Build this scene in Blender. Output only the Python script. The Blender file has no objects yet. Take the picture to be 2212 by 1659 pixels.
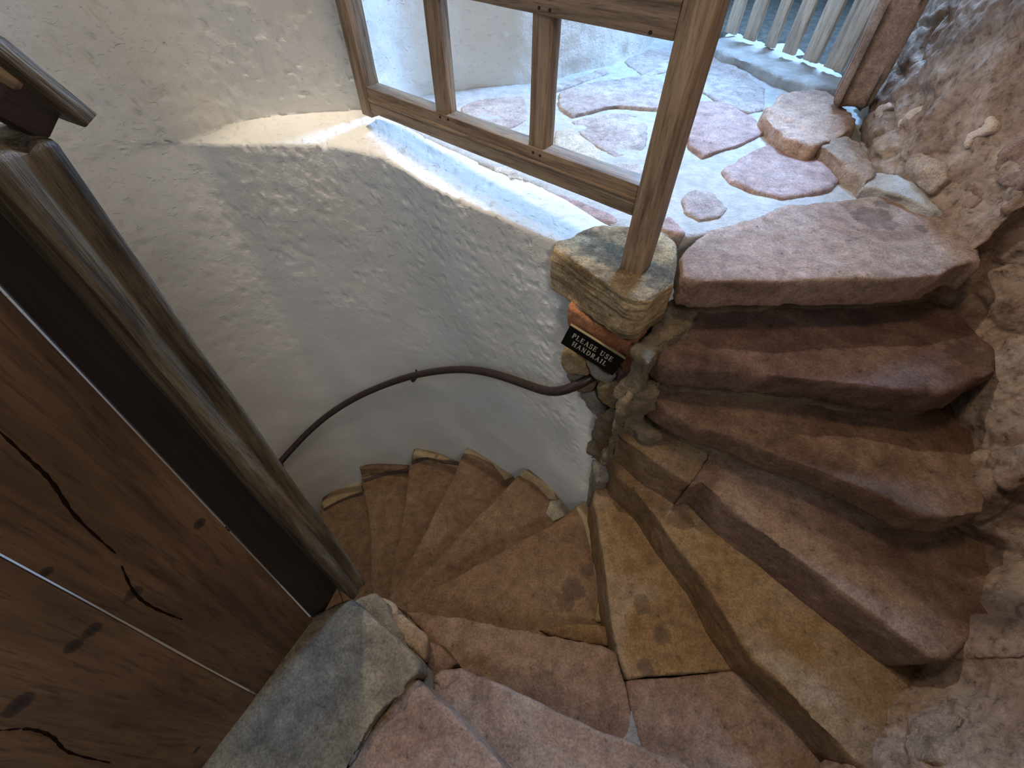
import bpy, bmesh, math, random
import numpy as np
from mathutils import Vector, Matrix
from mathutils.bvhtree import BVHTree

random.seed(7)
scene = bpy.context.scene
C = scene.collection

# ------------------------------------------------------------------ camera
F_PX, W_PX, H_PX = 925.0, 2212.0, 1659.0
THETA = math.radians(38.3)
CAM = Vector((0.0, 0.0, 1.65))
cam_data = bpy.data.cameras.new('camera')
cam_data.sensor_fit = 'HORIZONTAL'
cam_data.sensor_width = 36.0
cam_data.lens = 36.0 * F_PX / W_PX
cam_data.clip_start = 0.02
cam = bpy.data.objects.new('camera', cam_data)
cam.location = CAM
cam.rotation_euler = (THETA, 0, 0)
C.objects.link(cam)
scene.camera = cam

# ------------------------------------------------------------------ world, lights, exposure
world = bpy.data.worlds.new('world')
scene.world = world
world.use_nodes = True
bg = world.node_tree.nodes['Background']
bg.inputs[0].default_value = (1.0, 0.94, 0.86, 1)
bg.inputs[1].default_value = 0.12

def light(name, kind, loc, target, power, color, size=0.1, **kw):
    d = bpy.data.lights.new(name, kind)
    d.energy = power
    d.color = color
    if kind == 'AREA':
        d.shape = 'DISK'
        d.size = size
    else:
        d.shadow_soft_size = size
    for k, v in kw.items():
        setattr(d, k, v)
    o = bpy.data.objects.new(name, d)
    o.location = loc
    o.rotation_euler = (Vector(target) - Vector(loc)).to_track_quat('-Z', 'Y').to_euler()
    C.objects.link(o)
    return o

# daylight entering the landing over the slatted gate
light('gate_daylight', 'AREA', (1.72, 3.15, 3.0), (0.45, 1.5, 0.9), 240, (0.30, 0.55, 1.0), 0.6)
# bright lamp high up beside the railing
light('railing_lamp', 'SPOT', (-0.60, 1.78, 2.75), (0.25, 1.0, 0.3), 100, (1.0, 0.88, 0.74), 0.03,
      spot_size=math.radians(78), spot_blend=0.35)
# warm ceiling lamp over the stair
light('ceiling_lamp', 'AREA', (0.10, 0.85, 3.0), (0.45, 0.6, 0.0), 11, (1.0, 0.74, 0.46), 0.35)
# daylight from the outer doorway behind the stair
light('doorway_daylight', 'SPOT', (0.15, -1.25, 2.7), (0.55, 0.0, 0.1), 22, (0.86, 0.90, 1.0), 0.10,
      spot_size=math.radians(40), spot_blend=0.5)
# added fill light behind the camera to brighten the curved wall, no real window
light('wall_fill', 'AREA', (0.75, -1.1, 2.9), (-0.9, 1.4, 1.0), 17, (0.97, 0.965, 1.0), 0.6)

scene.view_settings.view_transform = 'Standard'
scene.view_settings.look = 'None'
scene.view_settings.gamma = 1
scene.view_settings.use_curve_mapping = False
scene.view_settings.exposure = 0.0

# ------------------------------------------------------------------ helpers: pixels to points
CT, ST = math.cos(THETA), math.sin(THETA)

def ray(u, v):
    x = (u - W_PX / 2) / F_PX
    y = (H_PX / 2 - v) / F_PX
    return Vector((x, y * CT + ST, y * ST - CT))

def P(u, v, z):
    r = ray(u, v)
    t = (z - CAM.z) / r.z
    return CAM + r * t

def on_plane(u, v, p0, n):
    r = ray(u, v)
    t = (p0 - CAM).dot(n) / r.dot(n)
    return CAM + r * t

# ------------------------------------------------------------------ noise (numpy)
def _hash(ix, iy, iz, seed):
    h = (ix.astype(np.int64) * 374761393 + iy.astype(np.int64) * 668265263 +
         iz.astype(np.int64) * 2147483647 + seed * 144665) & 0xffffffff
    h = ((h ^ (h >> 13)) * 1274126177) & 0xffffffff
    h = ((h ^ (h >> 16)) * 2246822519) & 0xffffffff
    h = h ^ (h >> 15)
    return (h & 0xffffff).astype(np.float64) / float(0xffffff) * 2 - 1

def vnoise(p, seed=0):
    i = np.floor(p)
    f = p - i
    f = f * f * f * (f * (f * 6 - 15) + 10)
    ix, iy, iz = i[:, 0], i[:, 1], i[:, 2]
    out = 0
    for dx in (0, 1):
        wx = f[:, 0] if dx else 1 - f[:, 0]
        for dy in (0, 1):
            wy = f[:, 1] if dy else 1 - f[:, 1]
            for dz in (0, 1):
                wz = f[:, 2] if dz else 1 - f[:, 2]
                out = out + wx * wy * wz * _hash(ix + dx, iy + dy, iz + dz, seed)
    return out

def fbm(p, freq, octaves=3, seed=0, gain=0.5):
    a, s, out = 1.0, 0.0, 0
    for o in range(octaves):
        out = out + a * vnoise(p * freq * (2.03 ** o) + o * 17.3, seed + o)
        s += a
        a *= gain
    return out / s

def worley(p, freq, seed=0):
    """distances to the nearest and second nearest cell point"""
    q = p * freq
    i = np.floor(q)
    f1 = np.full(len(p), 9.0); f2 = np.full(len(p), 9.0)
    for dx in (-1, 0, 1):
        for dy in (-1, 0, 1):
            for dz in (-1, 0, 1):
                cx, cy, cz = i[:, 0] + dx, i[:, 1] + dy, i[:, 2] + dz
                px_ = cx + 0.5 + 0.45 * _hash(cx, cy, cz, seed)
                py_ = cy + 0.5 + 0.45 * _hash(cx, cy, cz, seed + 1)
                pz_ = cz + 0.5 + 0.45 * _hash(cx, cy, cz, seed + 2)
                d = np.sqrt((q[:, 0] - px_) ** 2 + (q[:, 1] - py_) ** 2 + (q[:, 2] - pz_) ** 2)
                f2 = np.minimum(f2, np.maximum(f1, d)); f1 = np.minimum(f1, d)
    return f1, f2

# ------------------------------------------------------------------ helpers: objects
def link(name, me, mats=None, parent=None, smooth=True):
    o = bpy.data.objects.new(name, me)
    C.objects.link(o)
    if mats is not None:
        for m in (mats if isinstance(mats, (list, tuple)) else [mats]):
            me.materials.append(m)
    if smooth:
        me.polygons.foreach_set('use_smooth', [True] * len(me.polygons))
    if parent:
        o.parent = parent
        o.matrix_parent_inverse = parent.matrix_world.inverted()
    return o

def empty(name, loc):
    o = bpy.data.objects.new(name, None)
    o.empty_display_size = 0.05
    o.location = loc
    o.matrix_world = Matrix.Translation(loc)
    C.objects.link(o)
    return o

def tag(o, label=None, cat=None, group=None, kind=None):
    if label: o['label'] = label
    if cat: o['category'] = cat
    if group: o['group'] = group
    if kind: o['kind'] = kind
    return o

def displace(me, amp, freq, octaves=3, seed=0, stretch=(1, 1, 1), fn=None):
    n = len(me.vertices)
    co = np.empty(n * 3); me.vertices.foreach_get('co', co); co = co.reshape(-1, 3)
    no = np.empty(n * 3); me.vertices.foreach_get('normal', no); no = no.reshape(-1, 3)
    d = amp * fbm(co * np.array(stretch), freq, octaves, seed)
    if fn is not None:
        d = d + fn(co, no)
    co = co + no * d[:, None]
    me.vertices.foreach_set('co', co.ravel())
    me.update()

def recenter(o):
    """put the object's origin at its base centre without moving the mesh"""
    me = o.data
    n = len(me.vertices)
    co = np.empty(n * 3); me.vertices.foreach_get('co', co); co = co.reshape(-1, 3)
    c = (co.min(0) + co.max(0)) / 2
    c[2] = co[:, 2].min()
    co -= c
    me.vertices.foreach_set('co', co.ravel()); me.update()
    M = o.matrix_basis.copy()
    o.matrix_basis = M @ Matrix.Translation(Vector(c))
    return o

def remeshed(bm, voxel):
    me = bpy.data.meshes.new('tmp'); bm.to_mesh(me); bm.free()
    t = bpy.data.objects.new('tmp', me); C.objects.link(t)
    m = t.modifiers.new('r', 'REMESH'); m.mode = 'VOXEL'; m.voxel_size = voxel; m.use_smooth_shade = True
    dg = bpy.context.evaluated_depsgraph_get()
    out = bpy.data.meshes.new_from_object(t.evaluated_get(dg))
    bpy.data.objects.remove(t); bpy.data.meshes.remove(me)
    return out

def prism(pts, z0, z1, bevel=0.0, taper=0.0, segs=3):
    """closed solid from plan outline pts (Vectors), top z1, bottom z0; bevelled top rim"""
    bm = bmesh.new()
    a = sum(pts[i].x * pts[(i + 1) % len(pts)].y - pts[(i + 1) % len(pts)].x * pts[i].y for i in range(len(pts)))
    if a < 0:
        pts = pts[::-1]
    top = [bm.verts.new((p.x, p.y, z1 if p.z == 0 else p.z)) for p in pts]
    cx = sum((p.x for p in pts)) / len(pts); cy = sum((p.y for p in pts)) / len(pts)
    bot = [bm.verts.new((p.x + (cx - p.x) * taper, p.y + (cy - p.y) * taper, z0)) for p in pts]
    ft = bm.faces.new(top)
    bm.faces.new(bot[::-1])
    n = len(pts)
    for i in range(n):
        bm.faces.new((top[i], bot[i], bot[(i + 1) % n], top[(i + 1) % n]))
    if bevel > 0:
        bmesh.ops.bevel(bm, geom=list(ft.edges), offset=bevel, segments=segs, affect='EDGES', profile=0.55, clamp_overlap=True)
    bmesh.ops.triangulate(bm, faces=[f for f in bm.faces if len(f.verts) > 4])
    bmesh.ops.recalc_face_normals(bm, faces=bm.faces)
    return bm

def densify(pts, step=0.04, jitter=0.003, seed=1):
    rnd = random.Random(seed)
    out = []
    n = len(pts)
    for i in range(n):
        a, b = pts[i], pts[(i + 1) % n]
        k = max(1, int((b - a).length / step))
        for j in range(k):
            p = a.lerp(b, j / k)
            out.append(Vector((p.x + rnd.uniform(-jitter, jitter), p.y + rnd.uniform(-jitter, jitter), 0)))
    return out

def stone(name, outline, z, thick, mats, bevel=0.02, voxel=0.010, rough=0.006, seed=1, parent=None,
          wear=None, fine=0.0015, taper=0.0, jitter=0.003):
    """a worn stone from a plan outline (Vectors)"""
    pts = densify([Vector((p.x, p.y, 0)) for p in outline], 0.05, jitter, seed)
    me = remeshed(prism(pts, z - thick, z, bevel, taper), voxel)
    def f(co, no):
        d = fine * fbm(co, 55, 2, seed + 9)
        if wear is not None:
            wx, wy, wr, wd = wear
            r2 = ((co[:, 0] - wx) ** 2 + (co[:, 1] - wy) ** 2) / (wr * wr)
            d = d - wd * np.exp(-r2) * np.clip(no[:, 2], 0, 1)
        return d
    displace(me, rough, 9, 3, seed, fn=f)
    o = link(name, me, mats, parent)
    return o

def px(points, z):
    out = []
    for q in points:
        out.append(P(q[0], q[1], q[2] if len(q) > 2 else z))
    return out

def box_mesh(sx, sy, sz, bevel=0.004, cuts=(1, 1, 12), amp=0.0015, seed=0, segs=2):
    """bar along local Z from 0 to sz"""
    bm = bmesh.new()
    bmesh.ops.create_cube(bm, size=1)
    for v in bm.verts:
        v.co = Vector((v.co.x * sx, v.co.y * sy, (v.co.z + 0.5) * sz))
    if bevel:
        bmesh.ops.bevel(bm, geom=list(bm.edges), offset=bevel, segments=segs, affect='EDGES', profile=0.5)
    ln = cuts[2]
    for k in range(1, ln):
        z = sz * k / ln
        g = list(bm.verts) + list(bm.edges) + list(bm.faces)
        bmesh.ops.bisect_plane(bm, geom=g, plane_co=(0, 0, z), plane_no=(0, 0, 1))
    for ax, s, n in ((0, sx, cuts[0]), (1, sy, cuts[1])):
        for k in range(1, n):
            c = [0, 0, 0]; c[ax] = -s / 2 + s * k / n
            nrm = [0, 0, 0]; nrm[ax] = 1
            g = list(bm.verts) + list(bm.edges) + list(bm.faces)
            bmesh.ops.bisect_plane(bm, geom=g, plane_co=c, plane_no=nrm)
    me = bpy.data.meshes.new('bar'); bm.to_mesh(me); bm.free()
    if amp:
        displace(me, amp, 14, 3, seed, stretch=(1.5, 1.5, 0.4))
    return me

def frame_from(p0, p1, side):
    """matrix: local Z from p0 to p1, local X near `side`"""
    z = (p1 - p0).normalized()
    x = (side - z * side.dot(z)).normalized()
    y = z.cross(x)
    M = Matrix((x, y, z)).transposed().to_4x4()
    M.translation = p0
    return M

def beam(name, p0, p1, side, sx, sy, mat, parent=None, bevel=0.004, cuts=(1, 1, 12), amp=0.0015, seed=0):
    me = box_mesh(sx, sy, (p1 - p0).length, bevel, cuts, amp, seed)
    o = link(name, me, mat, None, smooth=False)
    me.polygons.foreach_set('use_smooth', [True] * len(me.polygons))
    M = frame_from(p0, p1, side)
    if parent:
        o.parent = parent
        o.matrix_parent_inverse = parent.matrix_world.inverted()
    o.matrix_basis = M
    for p in me.polygons:
        pass
    me.set_sharp_from_angle(angle=math.radians(40))
    return o

def tube_mesh(pts, radius, n=14, closed_ends=True):
    bm = bmesh.new()
    rings = []
    up = Vector((0, 0, 1))
    for i, p in enumerate(pts):
        a = pts[max(0, i - 1)]; b = pts[min(len(pts) - 1, i + 1)]
        t = (b - a).normalized()
        s = t.cross(up)
        if s.length < 1e-3:
            s = Vector((1, 0, 0))
        s.normalize(); w = s.cross(t)
        r = radius[i] if isinstance(radius, (list, tuple)) else radius
        rings.append([bm.verts.new(p + (s * math.cos(2 * math.pi * k / n) + w * math.sin(2 * math.pi * k / n)) * r) for k in range(n)])
    for i in range(len(rings) - 1):
        for k in range(n):
            bm.faces.new((rings[i][k], rings[i][(k + 1) % n], rings[i + 1][(k + 1) % n], rings[i + 1][k]))
    if closed_ends:
        bm.faces.new(rings[0][::-1]); bm.faces.new(rings[-1])
    bmesh.ops.recalc_face_normals(bm, faces=bm.faces)
    me = bpy.data.meshes.new('tube'); bm.to_mesh(me); bm.free()
    return me

def catmull(pts, n):
    out = []
    m = len(pts)
    for i in range(m - 1):
        p0, p1, p2, p3 = pts[max(0, i - 1)], pts[i], pts[i + 1], pts[min(m - 1, i + 2)]
        for k in range(n):
            t = k / n
            out.append(0.5 * ((2 * p1) + (p2 - p0) * t + (2 * p0 - 5 * p1 + 4 * p2 - p3) * t * t + (3 * p1 - p0 - 3 * p2 + p3) * t ** 3))
    out.append(pts[-1].copy())
    return out

def resample(pts, n):
    L = [0]
    for a, b in zip(pts, pts[1:]):
        L.append(L[-1] + (b - a).length)
    out = []
    j = 0
    for i in range(n):
        s = L[-1] * i / (n - 1)
        while j < len(L) - 2 and L[j + 1] < s:
            j += 1
        f = (s - L[j]) / max(1e-9, L[j + 1] - L[j])
        out.append(pts[j].lerp(pts[j + 1], f))
    return out

def grid_mesh(rows):
    nr, nc = len(rows), len(rows[0])
    vs = [tuple(p) for r in rows for p in r]
    fs = [(i * nc + j, i * nc + j + 1, (i + 1) * nc + j + 1, (i + 1) * nc + j) for i in range(nr - 1) for j in range(nc - 1)]
    me = bpy.data.meshes.new('grid'); me.from_pydata(vs, [], fs); me.update()
    return me

# ------------------------------------------------------------------ materials
def new_mat(name):
    m = bpy.data.materials.new(name)
    m.use_nodes = True
    nt = m.node_tree
    b = nt.nodes['Principled BSDF']
    return m, nt, b

def N(nt, t, **kw):
    n = nt.nodes.new(t)
    for k, v in kw.items():
        if k in n.inputs.keys() if hasattr(n.inputs, 'keys') else False:
            n.inputs[k].default_value = v
        else:
            setattr(n, k, v)
    return n

def noise_node(nt, vec, scale, detail=4, rough=0.55, dist=0.0):
    n = nt.nodes.new('ShaderNodeTexNoise')
    n.inputs['Scale'].default_value = scale
    n.inputs['Detail'].default_value = detail
    n.inputs['Roughness'].default_value = rough
    n.inputs['Distortion'].default_value = dist
    nt.links.new(vec, n.inputs['Vector'])
    return n

def ramp(nt, fac, stops):
    r = nt.nodes.new('ShaderNodeValToRGB')
    e = r.color_ramp.elements
    while len(e) < len(stops):
        e.new(0.5)
    for i, (p, c) in enumerate(stops):
        e[i].position = p
        e[i].color = (c[0], c[1], c[2], 1) if hasattr(c, '__len__') else (c, c, c, 1)
    nt.links.new(fac, r.inputs['Fac'])
    return r

def mix(nt, fac, a, b, blend='MIX'):
    m = nt.nodes.new('ShaderNodeMix'); m.data_type = 'RGBA'; m.blend_type = blend
    for s, v in ((m.inputs[0], fac), (m.inputs[6], a), (m.inputs[7], b)):
        if hasattr(v, 'is_linked') or hasattr(v, 'links'):
            nt.links.new(v, s)
        elif isinstance(v, (int, float)):
            s.default_value = v
        else:
            s.default_value = (v[0], v[1], v[2], 1)
    return m.outputs[2]

def math_node(nt, op, a, b=0.5):
    m = nt.nodes.new('ShaderNodeMath'); m.operation = op
    for s, v in ((m.inputs[0], a), (m.inputs[1], b)):
        if hasattr(v, 'links'):
            nt.links.new(v, s)
        else:
            s.default_value = v
    return m.outputs[0]

def bump(nt, height, strength, dist, b, prev=None):
    n = nt.nodes.new('ShaderNodeBump')
    n.inputs['Strength'].default_value = strength
    n.inputs['Distance'].default_value = dist
    nt.links.new(height, n.inputs['Height'])
    if prev is not None:
        nt.links.new(prev, n.inputs['Normal'])
    nt.links.new(n.outputs[0], b.inputs['Normal'])
    return n.outputs[0]

def coords(nt, kind='Object', scale=(1, 1, 1), loc=(0, 0, 0)):
    tc = nt.nodes.new('ShaderNodeTexCoord')
    mp = nt.nodes.new('ShaderNodeMapping')
    mp.inputs['Scale'].default_value = scale
    mp.inputs['Location'].default_value = loc
    nt.links.new(tc.outputs[kind], mp.inputs['Vector'])
    return mp.outputs[0]

def world_coords(nt):
    g = nt.nodes.new('ShaderNodeNewGeometry')
    return g.outputs['Position']

def mat_plaster():
    m, nt, b = new_mat('limewash_plaster')
    v = world_coords(nt)
    n1 = noise_node(nt, v, 2.2, 5, 0.6)
    col = ramp(nt, n1.outputs[0], [(0.3, (0.66, 0.635, 0.56)), (0.55, (0.74, 0.72, 0.655)), (0.8, (0.80, 0.785, 0.73))]).outputs[0]
    n2 = noise_node(nt, v, 38, 3, 0.5)
    sp = ramp(nt, n2.outputs[0], [(0.70, 0.0), (0.78, 1.0)]).outputs[0]
    col = mix(nt, math_node(nt, 'MULTIPLY', sp, 0.25), col, (0.45, 0.40, 0.30))
    nt.links.new(col, b.inputs['Base Color'])
    b.inputs['Roughness'].default_value = 0.75
    b.inputs['Specular IOR Level'].default_value = 0.12
    b.inputs['Roughness'].default_value = 0.9
    mp = nt.nodes.new('ShaderNodeMapping'); mp.inputs['Scale'].default_value = (1, 1, 1.7)
    nt.links.new(v, mp.inputs['Vector'])
    # smoother low on the wall, rougher above
    sx = nt.nodes.new('ShaderNodeSeparateXYZ'); nt.links.new(v, sx.inputs[0])
    mr = nt.nodes.new('ShaderNodeMapRange'); mr.inputs[1].default_value = -0.1; mr.inputs[2].default_value = 0.9
    mr.inputs[3].default_value = 0.15; mr.inputs[4].default_value = 1.0
    nt.links.new(sx.outputs[2], mr.inputs[0])
    nb = noise_node(nt, mp.outputs[0], 34, 4, 0.55, 0.5)
    pim = ramp(nt, nb.outputs[0], [(0.24, 0.0), (0.36, 0.47), (0.62, 0.5), (0.74, 1.0)]).outputs[0]
    p = bump(nt, math_node(nt, 'MULTIPLY', pim, mr.outputs[0]), 0.5, 0.014, b)
    p = bump(nt, math_node(nt, 'MULTIPLY', noise_node(nt, v, 11, 5, 0.6).outputs[0], mr.outputs[0]), 0.3, 0.03, b, p)
    nc = noise_node(nt, v, 110, 3, 0.6)
    bump(nt, nc.outputs[0], 0.15, 0.005, b, p)
    return m

def mat_sandstone(name, base, dark, light_, stain=(0.06, 0.042, 0.032), stain_amt=0.6, speck=0.7, bumpk=0.6, scale=1.0, rough=0.85, seed=0.0, bands=None, spots=()):
    m, nt, b = new_mat(name)
    g = world_coords(nt)
    mp = nt.nodes.new('ShaderNodeMapping'); mp.inputs['Location'].default_value = (seed * 3.7, seed * 1.3, seed * 2.1)
    nt.links.new(g, mp.inputs['Vector'])
    v = mp.outputs[0]
    n1 = noise_node(nt, v, 3.4 * scale, 8, 0.66, 0.8)
    col = ramp(nt, n1.outputs[0], [(0.30, dark), (0.48, base), (0.66, light_)]).outputs[0]
    n2 = noise_node(nt, v, 7 * scale, 5, 0.6, 0.3)
    st = ramp(nt, n2.outputs[0], [(0.60, 0.0), (0.74, 1.0)]).outputs[0]
    col = mix(nt, math_node(nt, 'MULTIPLY', st, stain_amt), col, stain)
    n4 = noise_node(nt, v, 24, 8, 0.72)
    mo = ramp(nt, n4.outputs[0], [(0.30, 0.62), (0.5, 1.0), (0.70, 1.32)]).outputs[0]
    col = mix(nt, 1.0, col, mo, 'MULTIPLY')
    n3 = noise_node(nt, v, 150, 3, 0.75)
    spk = ramp(nt, n3.outputs[0], [(0.33, (0.58, 0.57, 0.56)), (0.5, (1, 1, 1)), (0.68, (1.5, 1.45, 1.38))]).outputs[0]
    col = mix(nt, speck, col, mix(nt, 1.0, col, spk, 'MULTIPLY'))
    n5 = noise_node(nt, v, 48, 3, 0.6)
    pit = ramp(nt, n5.outputs[0], [(0.24, 0.35), (0.33, 1.0)]).outputs[0]
    col = mix(nt, 0.8, col, mix(nt, 1.0, col, pit, 'MULTIPLY'))
    for (su_, sv_, sz_, sr_) in spots:
        c_ = P(su_, sv_, sz_)
        vm = nt.nodes.new('ShaderNodeVectorMath'); vm.operation = 'DISTANCE'
        nt.links.new(g, vm.inputs[0]); vm.inputs[1].default_value = c_
        dd_ = math_node(nt, 'ADD', math_node(nt, 'DIVIDE', vm.outputs['Value'], sr_), math_node(nt, 'MULTIPLY', n4.outputs[0], 0.9))
        sf = ramp(nt, dd_, [(0.80, 1.0), (1.0, 0.6), (1.5, 0.0)]).outputs[0]
        col = mix(nt, math_node(nt, 'MULTIPLY', sf, 0.5), col, stain)
    if bands:
        mb = nt.nodes.new('ShaderNodeMapping'); mb.inputs['Scale'].default_value = (1.5, 1.5, bands)
        mb.inputs['Rotation'].default_value = (0.06, 0.08, 0)
        nt.links.new(v, mb.inputs['Vector'])
        nb_ = noise_node(nt, mb.outputs[0], 1.8, 6, 0.7, 0.2)
        bd = ramp(nt, nb_.outputs[0], [(0.38, 0.22), (0.52, 0.9), (0.7, 1.2)]).outputs[0]
        col = mix(nt, 0.9, col, mix(nt, 1.0, col, bd, 'MULTIPLY'))
    nt.links.new(col, b.inputs['Base Color'])
    b.inputs['Roughness'].default_value = rough
    b.inputs['Specular IOR Level'].default_value = 0.25
    p = bump(nt, noise_node(nt, v, 34, 7, 0.7).outputs[0], 0.6 * bumpk, 0.014, b)
    bump(nt, n3.outputs[0], 0.5 * bumpk, 0.004, b, p)
    return m

def mat_rubble():
    m, nt, b = new_mat('rubble_wall')
    v = world_coords(nt)
    n1 = noise_node(nt, v, 3.6, 9, 0.72, 1.2)
    col = ramp(nt, n1.outputs[0], [(0.30, (0.30, 0.19, 0.13)), (0.43, (0.54, 0.375, 0.275)), (0.54, (0.69, 0.515, 0.395)), (0.70, (0.80, 0.655, 0.535))]).outputs[0]
    n2 = noise_node(nt, v, 2.2, 6, 0.65, 2.0)
    w = ramp(nt, n2.outputs[0], [(0.58, 0.0), (0.66, 1.0)]).outputs[0]
    col = mix(nt, math_node(nt, 'MULTIPLY', w, 0.6), col, (0.74, 0.62, 0.53))
    n6 = noise_node(nt, v, 6.5, 6, 0.65, 1.0)
    gcol = ramp(nt, n6.outputs[0], [(0.58, 0.0), (0.68, 1.0)]).outputs[0]
    col = mix(nt, math_node(nt, 'MULTIPLY', gcol, 0.5), col, (0.27, 0.175, 0.135))
    n3 = noise_node(nt, v, 34, 7, 0.75)
    k = ramp(nt, n3.outputs[0], [(0.32, 0.30), (0.45, 0.95), (0.68, 1.35)]).outputs[0]
    col = mix(nt, 1.0, col, mix(nt, 1.0, col, k, 'MULTIPLY'))
    # thin wandering cracks
    n7 = noise_node(nt, v, 4.2, 5, 0.6, 0.6)
    d_ = math_node(nt, 'ABSOLUTE', math_node(nt, 'SUBTRACT', n7.outputs[0], 0.5), 0)
    ck = ramp(nt, d_, [(0.002, 0.18), (0.010, 1.0)]).outputs[0]
    col = mix(nt, 0.25, col, mix(nt, 1.0, col, ck, 'MULTIPLY'))
    nt.links.new(col, b.inputs['Base Color'])
    b.inputs['Roughness'].default_value = 0.95
    b.inputs['Specular IOR Level'].default_value = 0.15
    p = bump(nt, noise_node(nt, v, 14, 9, 0.75, 0.6).outputs[0], 0.9, 0.035, b)
    p = bump(nt, ck, 0.5, 0.012, b, p)
    bump(nt, noise_node(nt, v, 60, 6, 0.8).outputs[0], 1.0, 0.014, b, p)
    return m

def mat_mortar(name, c0, c1, bk=0.6):
    m, nt, b = new_mat(name)
    v = world_coords(nt)
    n1 = noise_node(nt, v, 18, 6, 0.7)
    col = ramp(nt, n1.outputs[0], [(0.3, c0), (0.7, c1)]).outputs[0]
    nt.links.new(col, b.inputs['Base Color'])
    b.inputs['Roughness'].default_value = 0.95
    p = bump(nt, noise_node(nt, v, 40, 5, 0.7).outputs[0], bk, 0.012, b)
    bump(nt, noise_node(nt, v, 160, 3, 0.7).outputs[0], bk, 0.004, b, p)
    return m

def mat_oak(name, light_, mid, dark, grain=1.0, knots=0.0, rough=0.6, bumpk=0.5, spots=()):
    m, nt, b = new_mat(name)
    info = nt.nodes.new('ShaderNodeObjectInfo')
    tc = nt.nodes.new('ShaderNodeTexCoord')
    add = nt.nodes.new('ShaderNodeVectorMath'); add.operation = 'MULTIPLY_ADD'
    cmb = nt.nodes.new('ShaderNodeCombineXYZ')
    for i in range(3):
        nt.links.new(info.outputs['Random'], cmb.inputs[i])
    nt.links.new(cmb.outputs[0], add.inputs[0])
    add.inputs[1].default_value = (5.1, 7.3, 3.9)
    nt.links.new(tc.outputs['Object'], add.inputs[2])
    mp = nt.nodes.new('ShaderNodeMapping'); mp.inputs['Scale'].default_value = (1, 1, 0.07)
    nt.links.new(add.outputs[0], mp.inputs['Vector'])
    mp2 = nt.nodes.new('ShaderNodeMapping'); mp2.inputs['Scale'].default_value = (1, 1, 0.22)
    nt.links.new(add.outputs[0], mp2.inputs['Vector'])
    n1 = noise_node(nt, mp.outputs[0], 55 * grain, 6, 0.65, 0.3)
    col = ramp(nt, n1.outputs[0], [(0.3, dark), (0.5, mid), (0.72, light_)]).outputs[0]
    n2 = noise_node(nt, mp2.outputs[0], 9, 3, 0.5, 0.8)
    t = ramp(nt, n2.outputs[0], [(0.35, 0.62), (0.6, 1.1)]).outputs[0]
    col = mix(nt, 0.8, col, mix(nt, 1.0, col, t, 'MULTIPLY'))
    n3 = noise_node(nt, mp.outputs[0], 190 * grain, 3, 0.7)
    fl = ramp(nt, n3.outputs[0], [(0.36, 0.35), (0.47, 1.0)]).outputs[0]
    col = mix(nt, 0.6, col, mix(nt, 1.0, col, fl, 'MULTIPLY'))
    if knots > 0:
        vo = nt.nodes.new('ShaderNodeTexVoronoi'); vo.inputs['Scale'].default_value = 6.5
        mk = nt.nodes.new('ShaderNodeMapping'); mk.inputs['Scale'].default_value = (1, 1, 0.6)
        nt.links.new(add.outputs[0], mk.inputs['Vector'])
        nt.links.new(mk.outputs[0], vo.inputs['Vector'])
        kk = ramp(nt, vo.outputs['Distance'], [(0.05, 1.0), (0.20, 0.0)]).outputs[0]
        col = mix(nt, math_node(nt, 'MULTIPLY', kk, knots), col, (0.012, 0.008, 0.006))
    for (c_, sr_) in spots:
        vm = nt.nodes.new('ShaderNodeVectorMath'); vm.operation = 'DISTANCE'
        nt.links.new(world_coords(nt), vm.inputs[0]); vm.inputs[1].default_value = c_
        dd_ = math_node(nt, 'ADD', math_node(nt, 'DIVIDE', vm.outputs['Value'], sr_), math_node(nt, 'MULTIPLY', n1.outputs[0], 0.8))
        sf = ramp(nt, dd_, [(0.55, 1.0), (0.9, 0.7), (1.5, 0.0)]).outputs[0]
        col = mix(nt, math_node(nt, 'MULTIPLY', sf, 0.9), col, (0.010, 0.006, 0.004))
    nt.links.new(col, b.inputs['Base Color'])
    b.inputs['Roughness'].default_value = rough
    p = bump(nt, n1.outputs[0], bumpk, 0.004, b)
    bump(nt, n3.outputs[0], bumpk * 0.8, 0.002, b, p)
    return m

def mat_plain(name, color, rough=0.5, metal=0.0, spec=0.5, noise=0.0):
    m, nt, b = new_mat(name)
    if noise:
        n = noise_node(nt, world_coords(nt), 60, 4, 0.6)
        c = ramp(nt, n.outputs[0], [(0.3, tuple(x * (1 - noise) for x in color)), (0.7, tuple(min(1, x * (1 + noise)) for x in color))]).outputs[0]
        nt.links.new(c, b.inputs['Base Color'])
    else:
        b.inputs['Base Color'].default_value = (*color, 1)
    b.inputs['Roughness'].default_value = rough
    b.inputs['Metallic'].default_value = metal
    b.inputs['Specular IOR Level'].default_value = spec
    return m

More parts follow.
